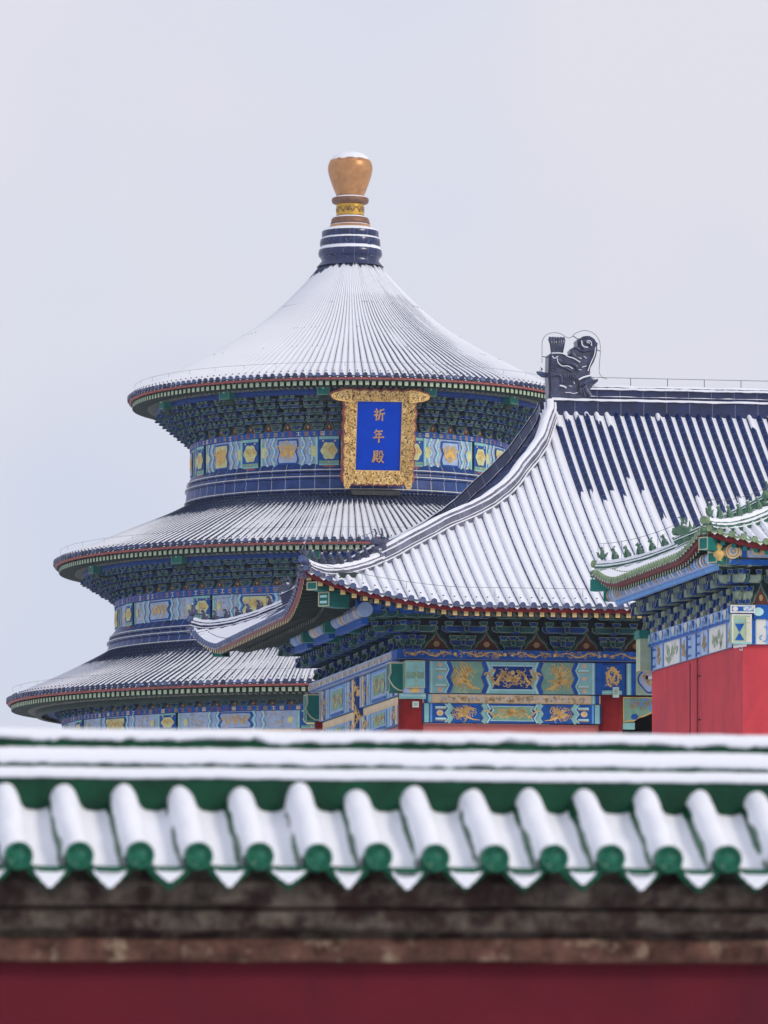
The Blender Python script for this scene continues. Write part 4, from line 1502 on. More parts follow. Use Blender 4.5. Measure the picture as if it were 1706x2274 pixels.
    for x, y0, y1 in ((518, 500, 715), (505, 715, 1040), (690, 715, 1040), (705, 480, 715)):
        rel([(x, y0), (x, y1)], .006, 'stone_grey', -.296)
    rel([(340, 715), (860, 712)], .006, 'stone_grey', -.296)
    rel([(660, 482), (930, 478)], .006, 'stone_grey', -.296)
    mb.ball((X(840), 6.5 - .3, Zt(800)), .06, 'disc_blue', n=8)
    mb.ball((X(925), 6.5 - .1, Zt(800)), .09, 'snow', n=8)
    # sword handle fan
    fan = MB()
    for k in range(6):
        b = -.5 + k * .2
        x0, x1 = 412 + k * 20, 384 + k * 31
        fan.tube([(X(x0), 6.5 - .05, Zt(475)), (X((x0 + x1) / 2 + 2), 6.5 - .06, Zt(380)), (X(x1), 6.5 - .05, Zt(300)), (X(x1 + (k - 2.5) * 4), 6.5 - .02, Zt(272))], [.055, .06, .068, .03], 'dragon_tile', seg=6)
    fan.box(X(405), X(520), 6.38, 6.6, Zt(475), Zt(440), 'dragon_tile')
    # the small horned beast at its back, left
    mb.tube([(X(340), 6.5, Zt(740)), (X(290), 6.5, Zt(735)), (X(240), 6.5, Zt(715)), (X(215), 6.5, Zt(700))], [.07, .08, .05, .02], 'disc_blue', seg=6)
    mb.tube([(X(270), 6.5, Zt(700)), (X(285), 6.5, Zt(665)), (X(265), 6.5, Zt(645))], [.03, .025, .01], 'disc_blue', seg=5)
    mb.ball((X(265), 6.5, Zt(690)), .05, 'snow', n=6)
    ch = mb.build('ridge_end_dragon', root)
    fan.build('sword_handle', ch)
    mb = MB()
    wl = [(282, 590), (282, 430), (290, 310), (350, 235), (440, 215), (520, 230), (600, 275), (650, 262), (700, 215), (800, 180), (900, 200), (975, 270), (1005, 380), (995, 560), (990, 690), (1030, 750), (1090, 772)]
    mb.tube([(X(x), 6.5, Zt(y)) for x, y in smooth_curve(wl, 3)], .007, 'metal_grey', seg=4, cap=False)
    for (x0, y0, x1, y1) in ((660, 248, 745, 298), (935, 405, 1005, 430), (282, 512, 345, 518)):
        mb.tube([(X(x0), 6.5, Zt(y0)), (X(x1), 6.5, Zt(y1))], .012, 'metal_grey', seg=4, cap=False)
    mb.build('lightning_wire', ch)
    # --- eave wire
    mb = MB()
    ew = [(u, -3.0 + .35, Hr.zf(u, -2.65) + .28) for u in tick(-2.8, 12, 40)]
    mb.tube(ew, .006, 'metal_grey', seg=3, cap=False)
    for p in ew[::3]:
        mb.tube([p, (p[0], p[1], p[2] - .24)], .006, 'metal_grey', seg=3, cap=False)
    mb.build('lightning_wire', eave)
    # --- columns
    bay = 5.13
    z = lambda y: (2330 - y) / S + ZC
    cols = [(0, 0), (bay, 0), (2 * bay, 0), (0, 6.5), (0, 13.0)]
    first = None
    for (u, v) in cols:
        if first is None:
            mb = MB()
            mb.lathe([(.315, 0), (.315, 9.0 + ZC), (.0, 9.0 + ZC)], 32, 'column_red')
            o = first = mb.build('column', root)
        else:
            o = first.copy()
            COL.objects.link(o)
            o.parent = root
        o.location = (u, v, 0)
    # --- beams, front
    zs0, zs1 = z(1466), z(1444)
    zb0, zb1 = z(1539.4), z(1469)
    zc0, zc1 = z(1561), z(1541.5)
    zd0, zd1 = z(1604.5), z(1562.5)
    # plate beam under the brackets with running dragons
    mb = MB()
    mb.box(-.42, 11, -.40, .40, zs0, zs1, 'blue')
    P = Paint(mb, lambda s, t, o: (s, -.40 - o, zs0 + t), .006, 5)
    h = zs1 - zs0
    P.rect(-.42, 11, 0, .035, 'blue', 1)
    P.rect(-.42, 11, 0, .006, 'dull_gold', 2)
    k = 0
    x = -.1
    while x < 8:
        P.dragon(x + .55, h * .55, .95, h * .8, 'gold', 2, 1 if k % 2 else -1)
        P.blob(x + 1.16, h * .55, .045, .045, 'gold', 2, n=8)
        x += 1.28
        k += 1
    P.curls(-.4, 8.2, .04, h - .01, 190, .10, .02, 'dull_gold', 1)
    mb.build('plate_beam', root)
    mb = MB()
    mb.box(-.40, .40, .42, 13.4, zs0, zs1, 'lilac')
    P = Paint(mb, lambda s, t, o: (-.40 - o, 13.4 - s, zs0 + t), .012, 20)
    for k in range(14):
        P.dragon(.5 + k * .94, h * .5, .7, h * .8, 'gold', 2, 1 if k % 2 else -1)
        P.blob(.05 + k * .94, h * .5, .1, .06, 'cream', 2, n=8)
    P.rect(0, 12.9, 0, .04, 'blue', 1)
    mb.build('plate_beam', root)
    # main beam of each bay
    for k in range(2):
        u0 = k * bay + .315
        w = bay - .63
        mb = MB()
        mb.box(u0 - .1, u0 + w + .1, -.22, .22, zb0, zb1, 'blue')
        P = Paint(mb, lambda s, t, o: (u0 + s, -.22 - o, zb0 + t), .005, 5)
        if k == 0:
            beam_front(P, w, zb1 - zb0, 'big')
        else:
            hh = zb1 - zb0
            P.rect(0, w, 0, hh, 'sage', 0)
            P.rect(0, .06, 0, hh, 'deep_blue', 1)
            P.rect(.06, .18, 0, hh, 'cyan', 1)
            P.rect(.09, .14, 0, hh, 'pale_cyan', 2)
            P.rect(.18, .30, 0, hh, 'blue', 1)
            for c in range(4):
                P.blob(.66 + c * 1.0, hh * .5, .30, hh * .42, 'blue', 1, lobes=4, n=24)
                P.blob(.66 + c * 1.0, hh * .5, .26, hh * .37, 'lilac', 2, lobes=4, n=24)
                P.dragon(.66 + c * 1.0, hh * .52, .4, hh * .55, 'gold', 3)
                P.curls(.42 + c, .9 + c, hh * .2, hh * .8, 10, .1, .022, 'gold', 3)
        mb.build('painted_beam', root)
    # cream board and lower beam of the first bay
    u0, w = .315, bay - .63
    mb = MB()
    mb.box(u0 - .05, u0 + w + .05, -.14, .14, zc0, zc1, 'cream')
    P = Paint(mb, lambda s, t, o: (u0 + s, -.14 - o, zc0 + t), .005, 5)
    hh = zc1 - zc0
    for d in (0, 1):
        for (a_, b_, m) in ((0, .10, 'blue'), (.11, .20, 'cyan'), (.14, .17, 'pale_cyan')):
            P.rect(a_ if not d else w - b_, b_ if not d else w - a_, 0, hh, m, 1 if m != 'pale_cyan' else 2)
    for k in range(16):
        P.blob(.5 + k * .24, hh * .5, .05, hh * .2, ('lilac', 'white', 'dull_gold')[k % 3], 1, n=8)
    P.curls(.25, w - .25, 0, hh, 70, .09, .02, 'dull_gold', 2)
    P.curls(.25, w - .25, 0, hh, 40, .09, .02, 'white', 1)
    mb.build('cushion_board', root)
    mb = MB()
    mb.box(u0 - .05, u0 + w + .05, -.19, .19, zd0, zd1, 'deep_blue')
    P = Paint(mb, lambda s, t, o: (u0 + s, -.19 - o, zd0 + t), .005, 5)
    beam_front(P, w, zd1 - zd0, 'small')
    mb.build('painted_beam', root)
    mb = MB()
    mb.box(u0 - .05, u0 + w + .05, -.06, .2, 0, zd0 - .02, 'pink_red')
    mb.build('front_wall', root)
    # beam heads at the corner column
    mb = MB()
    plate(mb, [(-.25, zb0 + .09), (.25, zb0 + .09), (.25, zb1 - .02), (-.25, zb1 - .02)], -.66, -.2, 'field', 'pale_edge', .02)
    mb.box(-.235, .235, -.675, -.66, zb0 + .12, zb0 + .33, 'cyan')
    mb.box(-.235, .235, -.67, -.66, zb1 - .3, zb1 - .05, 'cyan')
    for k in range(5):
        mb.ball((.02, -.68, zb0 + .14 + k * .11), .028, 'gold', n=6)
    mb.box(-.24, .24, -.60, -.2, zb0 - .02, zb0 + .088, 'lilac')
    mb.ball((0, -.6, zb0 + .04), .14, 'gold', sy=.3, sz=.5, n=8)
    mb.box(-.33, .33, -.345, -.2, zb0 - .16, zb0 - .02, 'cyan')
    mb.box(-.32, .32, -.352, -.345, zb0 - .10, zb0 - .05, 'pale_cyan')
    mb.build('beam_head', root)
    for v in (0, 13.0):
        mb = MB()
        M = lambda x, y, zz: (y, v + x, zz)
        plate(mb, [(-.26, zb0 + .05), (-.1, zb0 - .0), (.1, zb0 + .0), (.26, zb0 + .05), (.26, zb1 - .04), (-.26, zb1 - .04)], -.58, -.2, 'teal', 'pale_edge', .03, M)
        pp = [(-.58, zb1 - .04), (-.2, zb1 - .04), (-.2, zb0 + .02), (-.36, zb0 + .04), (-.48, zb0 + .12), (-.56, zb0 + .22), (-.63, zb0 + .36), (-.57, zb0 + .5)]
        plate(mb, pp, v - .27, v - .2, 'teal', 'pale_edge', .035)
        mb.build('beam_head', root)
    # dragon panel and green collar on the second column
    for u in (bay,):
        mb = MB()
        P = Paint(mb, lambda s, t, o: ((.325 + o) * sin(s / .325) + u, -(.325 + o) * cos(s / .325), zb0 + t), .005, .06)
        hh = zb1 - zb0
        P.rect(-.42, .42, 0, hh, 'deep_blue', 0)
        P.rect(-.30, .30, .14, hh - .05, 'blue', 1)
        P.dragon(0, hh * .58, .36, .44, 'gold', 2)
        P.ribbon([(.0 + .15 * cos(q * .5), hh * .52 + .22 * sin(q * .5)) for q in range(-2, 10)], .05, 'gold', 2)
        P.blob(0, hh * .8, .06, .07, 'gold', 3, n=10)
        P.curls(-.25, .25, .16, hh - .06, 26, .08, .02, 'gold', 2)
        P.rect(-.42, .42, 0, .11, 'cyan', 2)
        P.rect(-.42, .42, .04, .07, 'pale_cyan', 3)
        mb.build('column_band', root)
    # carved spandrel bracket beside the second column
    mb = MB()
    sp = [(0, 0), (1.6, 0), (1.55, -.32), (1.25, -.36), (1.0, -.42), (.8, -.40), (.62, -.48), (.42, -.54), (.30, -.62), (.0, -.64)]
    pts = [(bay + .31 + x * .95, zb0 - .04 + y) for x, y in sp]
    plate(mb, pts, -.10, .08, 'field', 'gold', .03)
    P = Paint(mb, lambda s, t, o: (bay + .31 + s, -.102 - o, zb0 - .04 + t), .006)
    P.curls(.08, 1.4, -.36, -.04, 30, .16, .04, 'sky_blue', 1)
    P.curls(.08, 1.4, -.36, -.04, 24, .14, .03, 'dull_gold', 2)
    P.blob(.3, -.5, .10, .08, 'blue', 2, n=6)
    mb.box(bay + .31, bay + .62, -.09, .08, zb0 - .86, zb0 - .69, 'cyan')
    mb.build('spandrel_bracket', root)
    # --- side beams (left), two bays
    for k in range(2):
        v1 = 6.5 * (k + 1) - .3
        w = 5.9
        for (a_, b_, kd) in ((zb0, zb1, 0), (zd0, zd1, 1)):
            mb = MB()
            mb.box(-.22, .22, v1 - w - .05, v1 + .05, a_, b_, 'sky_blue')
            P = Paint(mb, lambda s, t, o: (-.22 - o, v1 - s, a_ + t), .012, 10)
            beam_side(P, w, b_ - a_)
            mb.build('painted_beam', root)
        mb = MB()
        mb.box(-.14, .14, v1 - w - .05, v1 + .05, zc0, zc1, 'cream')
        mb.build('cushion_board', root)
        mb = MB()
        mb.box(-.06, .2, v1 - w - .05, v1 + .05, 0, zd0 - .02, 'pink_red')
        mb.build('side_wall', root)
    mb = MB()
    P = Paint(mb, lambda s, t, o: (-(.33 + o) * cos(s / .33), 6.5 + (.33 + o) * -sin(s / .33), zd0 + t), .006, .08)
    P.rect(-.45, .45, 0, zb1 - zd0, 'deep_blue', 0)
    P.dragon(0, (zb1 - zd0) * .75, .5, .5, 'gold', 2)
    P.dragon(0, (zb1 - zd0) * .3, .5, .6, 'gold', 2)
    P.curls(-.3, .3, .05, zb1 - zd0, 30, .12, .035, 'gold', 2)
    mb.build('column_band', root)
    # --- brackets
    H = 10.98 + ZC - zs1
    ba = bracket_mesh('bracket_set', 3, 'green', 'deep_blue', 'edge')
    bb = bracket_mesh('bracket_set', 3, 'deep_blue', 'green', 'edge')
    meshes = []
    pro = {}
    def put(key, loc, rz, sc):
        if key not in pro:
            o = (ba, bb)[key].build('bracket_set', root)
            pro[key] = o
        else:
            o = pro[key].copy()
            COL.objects.link(o)
            o.parent = root
        o.location, o.rotation_euler, o.scale = loc, (0, 0, rz), sc
    for k in range(8):
        put(k % 2, (k * bay / 4, -.12, zs1), 0, (1.22, 1.15, H))
    for k in range(11):
        put(k % 2, (-.12, k * 1.3, zs1), rad(-90), (1.22, 1.15, H))
    put(0, (0, 0, zs1), rad(-45), (1.2, 1.7, H))
    mb = MB()
    mb.box(-.05, 11, -.06, .1, zs1, zs1 + H + .3, 'soffit')
    mb.box(-.06, .1, .1, 13.1, zs1, zs1 + H + .3, 'soffit')
    for k in range(8):
        u = (k + .5) * bay / 4
        flame(mb, lambda x, y, zz, u=u: (u + x, -.07 + y, zz), .98, H * .62, zs1)
    for k in range(10):
        v = (k + .5) * 1.3
        flame(mb, lambda x, y, zz, v=v: (-.07 + y, v - x, zz), .98, H * .62, zs1)
    mb.build('bracket_board', root)
    # --- purlins: front dark blue, side with painted round ends
    mb = MB()
    mb.tube([(-1.6, -1.25, zs1 + H + .08), (11, -1.25, zs1 + H + .08)], .16, 'blue', seg=12)
    mb.box(-1.3, 11, -1.33, -1.17, zs1 + H - .12, zs1 + H - .06, 'blue')
    mb.build('purlin', root)
    zq = zs1 + H - .06
    for (y0, y1) in ((-1.55, 2.6), (3.4, 6.1), (6.9, 9.2)):
        mb = MB()
        mb.tube([(-1.42, y0, zq), (-1.42, y1, zq)], .19, 'pale_blue', seg=14)
        P = Paint(mb, lambda s, t, o: (-1.42 - (.19 + o) * cos(t), y1 - s, zq + (.19 + o) * sin(t)), .012, 10)
        k = 0
        while .1 + k * .22 < y1 - y0 - .15:
            m_ = random.choice(('dull_gold', 'cream', 'sky_blue', 'lilac', 'lilac'))
            for t_ in (-1.3, -.65, 0, .65):
                P.rect(.1 + k * .22, .24 + k * .22, t_, t_ + .65, m_, 1)
            k += 1
        mb.box(-1.50, -1.34, y0 + .1, y1 - .1, zq - .36, zq - .2, 'blue')
        mb.build('purlin', root)
    for v in (3.0, 6.5):
        mb = MB()
        plate(mb, [(v - .18, zq - .26), (v + .18, zq - .26), (v + .18, zq + .16), (v - .18, zq + .16)], -1.72, -.3, 'teal', 'edge', .03, lambda x, y, zz: (y, x, zz))
        mb.build('beam_head', root)
    for v, sv in ((0, -1), (13.0, 1)):
        mb = MB()
        d = Vector((-1, sv, 0)).normalized()
        sd = Vector((-d.y, d.x, 0))
        def M(x, y, zz, d=d, sd=sd, v=v):
            return tuple(Vector((0, v, 0)) + d * (-y) + sd * x + Vector((0, 0, zz)))
        tipz = 11.57 + ZC - .34
        plate(mb, [(-.17, tipz - .34), (.17, tipz - .34), (.17, tipz + .02), (-.17, tipz + .02)], -3.75, -2.9 if sv < 0 else -3.4, 'teal', 'pale_edge', .03, M)
        for t in (.08, .22):
            mb.box(-.10, .10, -3.77, -3.75, tipz - .34 + t, tipz - .34 + t + .06, 'pale_cyan', M)
        plate(mb, [(-.16, tipz + .03), (.16, tipz + .03), (.16, tipz + .24), (-.16, tipz + .24)], -4.25, -2.6, 'teal', 'pale_edge', .03, M)
        mb.build('corner_beam', root)
    # --- inside: ceiling and walls coloured near black for the porch's inner shade
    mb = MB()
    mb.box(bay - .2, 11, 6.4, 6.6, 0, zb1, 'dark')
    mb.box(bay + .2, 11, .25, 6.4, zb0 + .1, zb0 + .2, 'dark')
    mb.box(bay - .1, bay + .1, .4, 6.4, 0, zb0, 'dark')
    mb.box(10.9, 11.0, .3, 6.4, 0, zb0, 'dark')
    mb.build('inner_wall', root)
    return root, Hr, (zb0, zb1, bay)

gate_root, gate_roof, (zb0, zb1, bay) = gate()

def on_gate(u, v, z):
    b = gate_root.location
    return Vector((b.x + u * cos(TH) - v * sin(TH), b.y + u * sin(TH) + v * cos(TH), z))

# =================================================================== SIDE HALL (green tiles)
def side_hall():
    D, S = 117.0, 12633 / 117
    root = empty('side_hall', ((1650 - 853) / S, D, 0), TH, 'green tiled hall with red gable wall and painted bracket band at the right edge', 'side hall')
    o, Dp = 1.08, 8.5
    hip = [(-o, -o), (4.25, 4.25)]
    Hr = HipRoof(o, Dp, 10.20 + ZC, .42, .02, hip, .40, 2.6, .24, 9.0, 'green_tile', 'disc_green', 1.7)
    def sn(i, c, fr, x, sv, jit, q):
        return sv if sv > .9 else sv + .45 + jit
    mb = MB()
    Hr.slope(mb, True, 40, sn, nail='disc_green', thick=1.25)
    def sn2(i, c, fr, x, sv, jit, q):
        return sv if sv > .9 else sv + .6 + jit
    Hr.slope(mb, False, 30, sn2, nail='disc_green')
    rows = []
    for j in range(5):
        v = Hr.mid + (Hr.mid + o) * j / 4
        rows.append([(max(u, Hr.U(v)), v, Hr.P(Dp - v + o) - .02) for u in (-o, 2, 9.0)])
    mb.grid(rows, 'green_tile', snow=1.0)
    mb.build('roof', root)
    mb = MB()
    Hr.eave(mb, True, rl=.8, rs=.09, end='teal', endpat=False, off=.14)
    Hr.eave(mb, False, rl=.8, rs=.085, end='sage', endpat=False, off=.14, lower='pale_blue')
    mb.build('eave', root)
    for back in (False, True):
        mb = MB()
        f = .85
        hq = .55 if back else .75
        lo = Hr.ridge_path(-1.0, hq, 30, back)
        sweep(mb, lo, [(x * f, h * f, s_) for x, h, s_ in LOWER], 'green_tile', .02)
        up = Hr.ridge_path(hq - .05, 4.0, 20, back)
        sweep(mb, up, [(x * f, h * f, s_) for x, h, s_ in UPPER], 'green_tile', .02)
        t = lo[0]
        dd = (lo[0] - lo[1]).normalized()
        mb.tube([t + Vector((0, 0, .16)), t + dd * .14 + Vector((0, 0, .17))], .085, 'disc_green', seg=10)
        rg = mb.build('hip_ridge', root)
        hd = Vector((dd.x, dd.y, 0))
        for k in range(6):
            q = -.93 + k * (.23 if back else .27)
            p = Hr.ridge_path(q, q + .01, 1, back)[0] + Vector((0, 0, .25))
            fb = MB()
            (rider(fb, p, hd, .30, 'figure_green') if k == 0 else beast(fb, p, hd, .27, 'figure_green', k))
            fb.build('ridge_rider' if k == 0 else 'ridge_beast', rg)
        p = Hr.ridge_path(hq, hq + .01, 1, back)[0] + Vector((0, 0, .12))
        fb = MB()
        horned_head(fb, p, hd, .54, 'figure_green')
        fb.build('dragon_head', rg)
        fb = MB()
        horned_head(fb, t + hd * .08 + Vector((0, 0, -.18)), hd, .28, 'figure_green')
        fb.build('corner_head', rg)
        fb = MB()
        w_ = [x + Vector((0, 0, .62)) for x in Hr.ridge_path(-1.0, hq, 14, back)]
        fb.tube([lo[0]] + w_, .006, 'metal_grey', seg=3, cap=False)
        for x in w_[1::3]:
            fb.tube([x, x - Vector((0, 0, .45))], .006, 'metal_grey', seg=3, cap=False)
        fb.build('lightning_wire', rg)
    # --- red walls
    zw = (2330 - 1432) / S + ZC
    mb = MB()
    mb.box(0, 9, 0, Dp, 0, zw, 'gable_red')
    wall = mb.build('wall', root)
    mb = MB()
    mb.box(-.012, 0, 4.75, 4.83, 0, zw - .06, 'seam')
    mb.build('downpipe', wall)
    mb = MB()
    mb.tube([(-.03, 4.0, zw), (-.03, 4.0, 0)], .012, 'seam', seg=5)
    for q in (1510, 1606):
        mb.tube([(-.03, 4.0, (2330 - q) / 103.5 + ZC), (-.03, 3.75, (2330 - q) / 103.5 + ZC)], .012, 'dark', seg=5)
    mb.build('cable', wall)
    # --- painted beams above the wall: gable side then front
    h1, h2 = .52, .30
    mb = MB()
    mb.box(-.05, .2, .15, Dp - .1, zw + .01, zw + h1, 'pale_blue')
    P = Paint(mb, lambda s, t, of: (-.05 - of, Dp - .1 - s, zw + .01 + t), .01, 10)
    w = Dp - .3
    for c in (0, 1):
        s0 = c * w * .52
        for (a_, b_, m) in ((.1, .2, 'blue'), (.55, .62, 'sky_blue'), (.62, 1.2, 'lilac'), (1.2, 1.27, 'sky_blue'), (1.4, 2.9, 'white'), (2.95, 3.02, 'sky_blue'), (3.05, 3.5, 'lilac'), (3.55, 3.62, 'blue')):
            P.rect(s0 + a_, min(w, s0 + b_), 0, h1, m, 1)
        for q in (.14, .5, .84):
            P.rect(s0 + .2, s0 + .52, h1 * q - .02, h1 * q + .02, 'blue', 2)
            P.rect(min(w - .3, s0 + 3.65), min(w - .02, s0 + 3.95), h1 * q - .02, h1 * q + .02, 'blue', 2)
        P.curls(s0 + .62, s0 + 1.2, .02, h1 - .02, 16, .12, .05, 'dull_gold', 2)
        P.curls(s0 + 3.05, s0 + 3.5, .02, h1 - .02, 14, .12, .05, 'dull_gold', 2)
        P.curls(s0 + 1.5, s0 + 2.8, .04, h1 - .04, 22, .16, .05, 'sage', 2)
    mb.build('painted_beam', root)
    mb = MB()
    mb.box(-.10, .2, .1, Dp, zw + h1 + .005, zw + h1 + h2, 'pale_blue')
    P = Paint(mb, lambda s, t, of: (-.10 - of, Dp - s, zw + h1 + .005 + t), .01, 10)
    P.rect(0, Dp - .1, 0, .07, 'blue', 1)
    for k in range(14):
        s0 = .2 + k * .6
        P.blob(s0, .19, .14, .09, 'blue' if k % 2 else 'white', 2, n=10)
        P.blob(s0 + .3, .12, .12, .08, 'sky_blue', 2, n=10)
        P.ribbon([(s0 - .1, .07), (s0, .24), (s0 + .1, .07)], .03, 'white', 3)
    mb.build('frieze', root)
    for (a_, b_) in ((Dp - .15, Dp + .25), ):
        mb = MB()
        plate(mb, [(a_, zw + .02), (b_, zw + .02), (b_, zw + .86), (a_, zw + .86)], -.3, -.06, 'sage', 'pale_edge', .04, lambda x, y, zz: (y, x, zz))
        mb.box(-.33, 0, a_ - .05, b_ + .06, zw + .72, zw + .9, 'teal')
        mb.build('beam_head', root)
    # front corner: white and green beam head, then front beams
    mb = MB()
    plate(mb, [(-.28, zw + .02), (.14, zw + .02), (.14, zw + .62), (-.28, zw + .62)], -.20, .0, 'sage', 'white', .03)
    P = Paint(mb, lambda s, t, of: (s, -.20 - of, zw + t), .006)
    P.poly([(-.22, .08), (-.02, .08), (-.12, .24)], 'blue', 1)
    P.poly([(-.22, .42), (-.02, .42), (-.12, .24)], 'blue', 1)
    P.rect(-.22, -.02, .45, .49, 'cyan', 1)
    P.rect(.02, .11, .05, .55, 'white', 1)
    for q in range(6):
        P.rect(.04, .10, .1 + q * .08, .14 + q * .08, 'yellow_green', 2)
    P.rect(-.26, .13, .0, .035, 'cyan', 2)
    plate(mb, [(-.32, zw + .64), (.2, zw + .64), (.2, zw + .80), (-.32, zw + .80)], -.24, .0, 'blue', 'white', .03)
    P2 = Paint(mb, lambda s, t, of: (s, -.24 - of, zw + .64 + t), .006)
    P2.blob(-.22, .08, .06, .05, 'white', 1, n=10)
    P2.blob(.06, .09, .12, .06, 'pale_blue', 1, n=10)
    P2.ribbon([(-.04, .05), (.02, .12), (.08, .06), (.16, .12)], .03, 'white', 2)
    mb.build('beam_head', root)
    mb = MB()
    mb.box(.16, 9, -.08, .1, zw + .01, zw + h1, 'pale_blue')
    P = Paint(mb, lambda s, t, of: (.16 + s, -.08 - of, zw + .01 + t), .006, 3)
    P.rect(0, .08, 0, h1, 'blue', 1)
    P.rect(.1, .3, 0, h1, 'white', 1)
    P.curls(.1, 1.2, 0, h1, 18, .1, .03, 'sky_blue', 2)
    mb.box(.2, 9, -.12, .1, zw + h1 + .006, zw + h1 + h2, 'blue')
    P2 = Paint(mb, lambda s, t, of: (.2 + s, -.12 - of, zw + h1 + .006 + t), .006, 3)
    for k in range(6):
        P2.blob(.1 + k * .35, h2 * .5, .11, h2 * .3, 'pale_cyan', 1, n=10)
    mb.build('painted_beam', root)
    # --- brackets, gable side and front
    zs = zw + h1 + h2
    H = 10.12 + ZC - zs
    ba = bracket_mesh('bracket_set', 3, 'arm_grey', 'deep_blue', 'edge', 'green')
    bb = bracket_mesh('bracket_set', 3, 'deep_blue', 'arm_grey', 'edge', 'green')
    pro = {}
    def put(key, loc, rz, sc):
        if key not in pro:
            ob = (ba, bb)[key].build('bracket_set', root)
            pro[key] = ob
        else:
            ob = pro[key].copy()
            COL.objects.link(ob)
            ob.parent = root
        ob.location, ob.rotation_euler, ob.scale = loc, (0, 0, rz), sc
    n = 15
    for k in range(n):
        put(k % 2, (-.06, .1 + k * Dp / (n - 1), zs), rad(-90), (.58, .62, H))
    for k in range(11):
        put(k % 2, (k * .72, -.06, zs), 0, (.70, .55, H))
    put(0, (0, 0, zs), rad(-45), (.7, .9, H))
    mb = MB()
    mb.box(-.03, 9, -.03, .1, zs, zs + H + .2, 'soffit')
    mb.box(-.03, .1, .1, Dp, zs, zs + H + .2, 'soffit')
    for k in range(n - 1):
        v = .1 + (k + .5) * Dp / (n - 1)
        flame(mb, lambda x, y, zz, v=v: (-.04 + y, v - x, zz), .44, H * .55, zs)
    for k in range(11):
        u = (k + .5) * .72
        flame(mb, lambda x, y, zz, u=u: (u + x, -.04 + y, zz), .5, H * .55, zs)
    mb.build('bracket_board', root)
    # --- painted purlins with round ends
    zp = zs + H + .03
    mb = MB()
    mb.tube([(-.76, -.66, zp - .12), (-.76, Dp + .6, zp - .12)], .14, 'pale_blue', seg=12)
    P = Paint(mb, lambda s, t, of: (-.76 - (.14 + of) * cos(t), Dp + .6 - s, zp - .12 + (.14 + of) * sin(t)), .01, 10)
    for k in range(36):
        m_ = random.choice(('lilac', 'white', 'sky_blue', 'dull_gold'))
        for t_ in (-.9, -.45, 0, .45):
            P.rect(.1 + k * .265, .2 + k * .265, t_, t_ + .45, m_, 2)
    mb.box(-.72, -.62, -.5, Dp + .4, zp - .34, zp - .25, 'sky_blue')
    mb.build('purlin', root)
    mb = MB()
    mb.tube([(-.86, -.62, zp + .02), (9, -.62, zp + .02)], .13, 'cream', seg=12)
    c = (-.88, -.62, zp + .02)
    mb.tube([(-.40, -.80, zp + .02), (-.40, -.60, zp + .02)], .155, 'cream', seg=16)
    for r_, m, y in ((.125, 'dull_gold', -.804), (.105, 'cream', -.808), (.06, 'sky_blue', -.812), (.035, 'gold', -.816)):
        mb.add([(-.40 + r_ * cos(q * pi / 8), y, zp + .02 + r_ * sin(q * pi / 8)) for q in range(16)], [tuple(range(16))], m)
    mb.box(-.2, -.1, -.76, -.6, zp - .1, zp + .14, 'blue')
    mb.box(-.07, 1.5, -.755, -.6, zp - .1, zp + .14, 'lilac')
    P = Paint(mb, lambda s, t, of: (-.07 + s, -.755 - of, zp - .1 + t), .005)
    for q in range(4):
        P.blob(.22 + q * .44, .12, .17, .08, 'cream', 1, n=8)
        P.blob(.22 + q * .44, .12, .05, .04, 'gold', 2, n=8)
    mb.box(-.5, 9, -.74, -.5, zp - .24, zp - .14, 'blue')
    mb.build('purlin', root)
    # --- gilt vase on the corner bracket
    mb = MB()
    o_ = [(.0, 0), (.07, 0), (.06, .03), (.10, .08), (.115, .14), (.09, .20), (.05, .23), (.06, .25), (.085, .29), (.07, .34), (.05, .36), (.0, .36)]
    rows = []
    for r_, zz in o_:
        rows.append([(-.72 + max(r_, .003) * cos(q * pi / 8), -.86 + max(r_, .003) * sin(q * pi / 8), zs + H - .16 + zz) for q in range(16)])
    mb.grid(rows, 'gold', closed=True, smooth=True)
    mb.build('corner_vase', root)
    # --- corner beams
    for v, sv in ((0, -1), (Dp, 1)):
        mb = MB()
        d = Vector((-1, sv, 0)).normalized()
        sd = Vector((-d.y, d.x, 0))
        M = lambda x, y, zz, d=d, sd=sd, v=v: tuple(Vector((0, v, 0)) + d * (-y) + sd * x + Vector((0, 0, zz)))
        tz = 10.20 + ZC + .40 - .18
        plate(mb, [(-.11, tz - .26), (.11, tz - .26), (.11, tz + .0), (-.11, tz + .0)], -1.55, -.2, 'teal', 'pale_edge', .02, M)
        plate(mb, [(-.11, tz - .5), (.11, tz - .5), (.11, tz - .28), (-.11, tz - .28)], -1.2, -.2, 'teal', 'pale_edge', .02, M)
        mb.build('corner_beam', root)
    return root

side_root = side_hall()
def on_side(u, v, z):
    b = side_root.location
    return Vector((b.x + u * cos(TH) - v * sin(TH), b.y + u * sin(TH) + v * cos(TH), z))

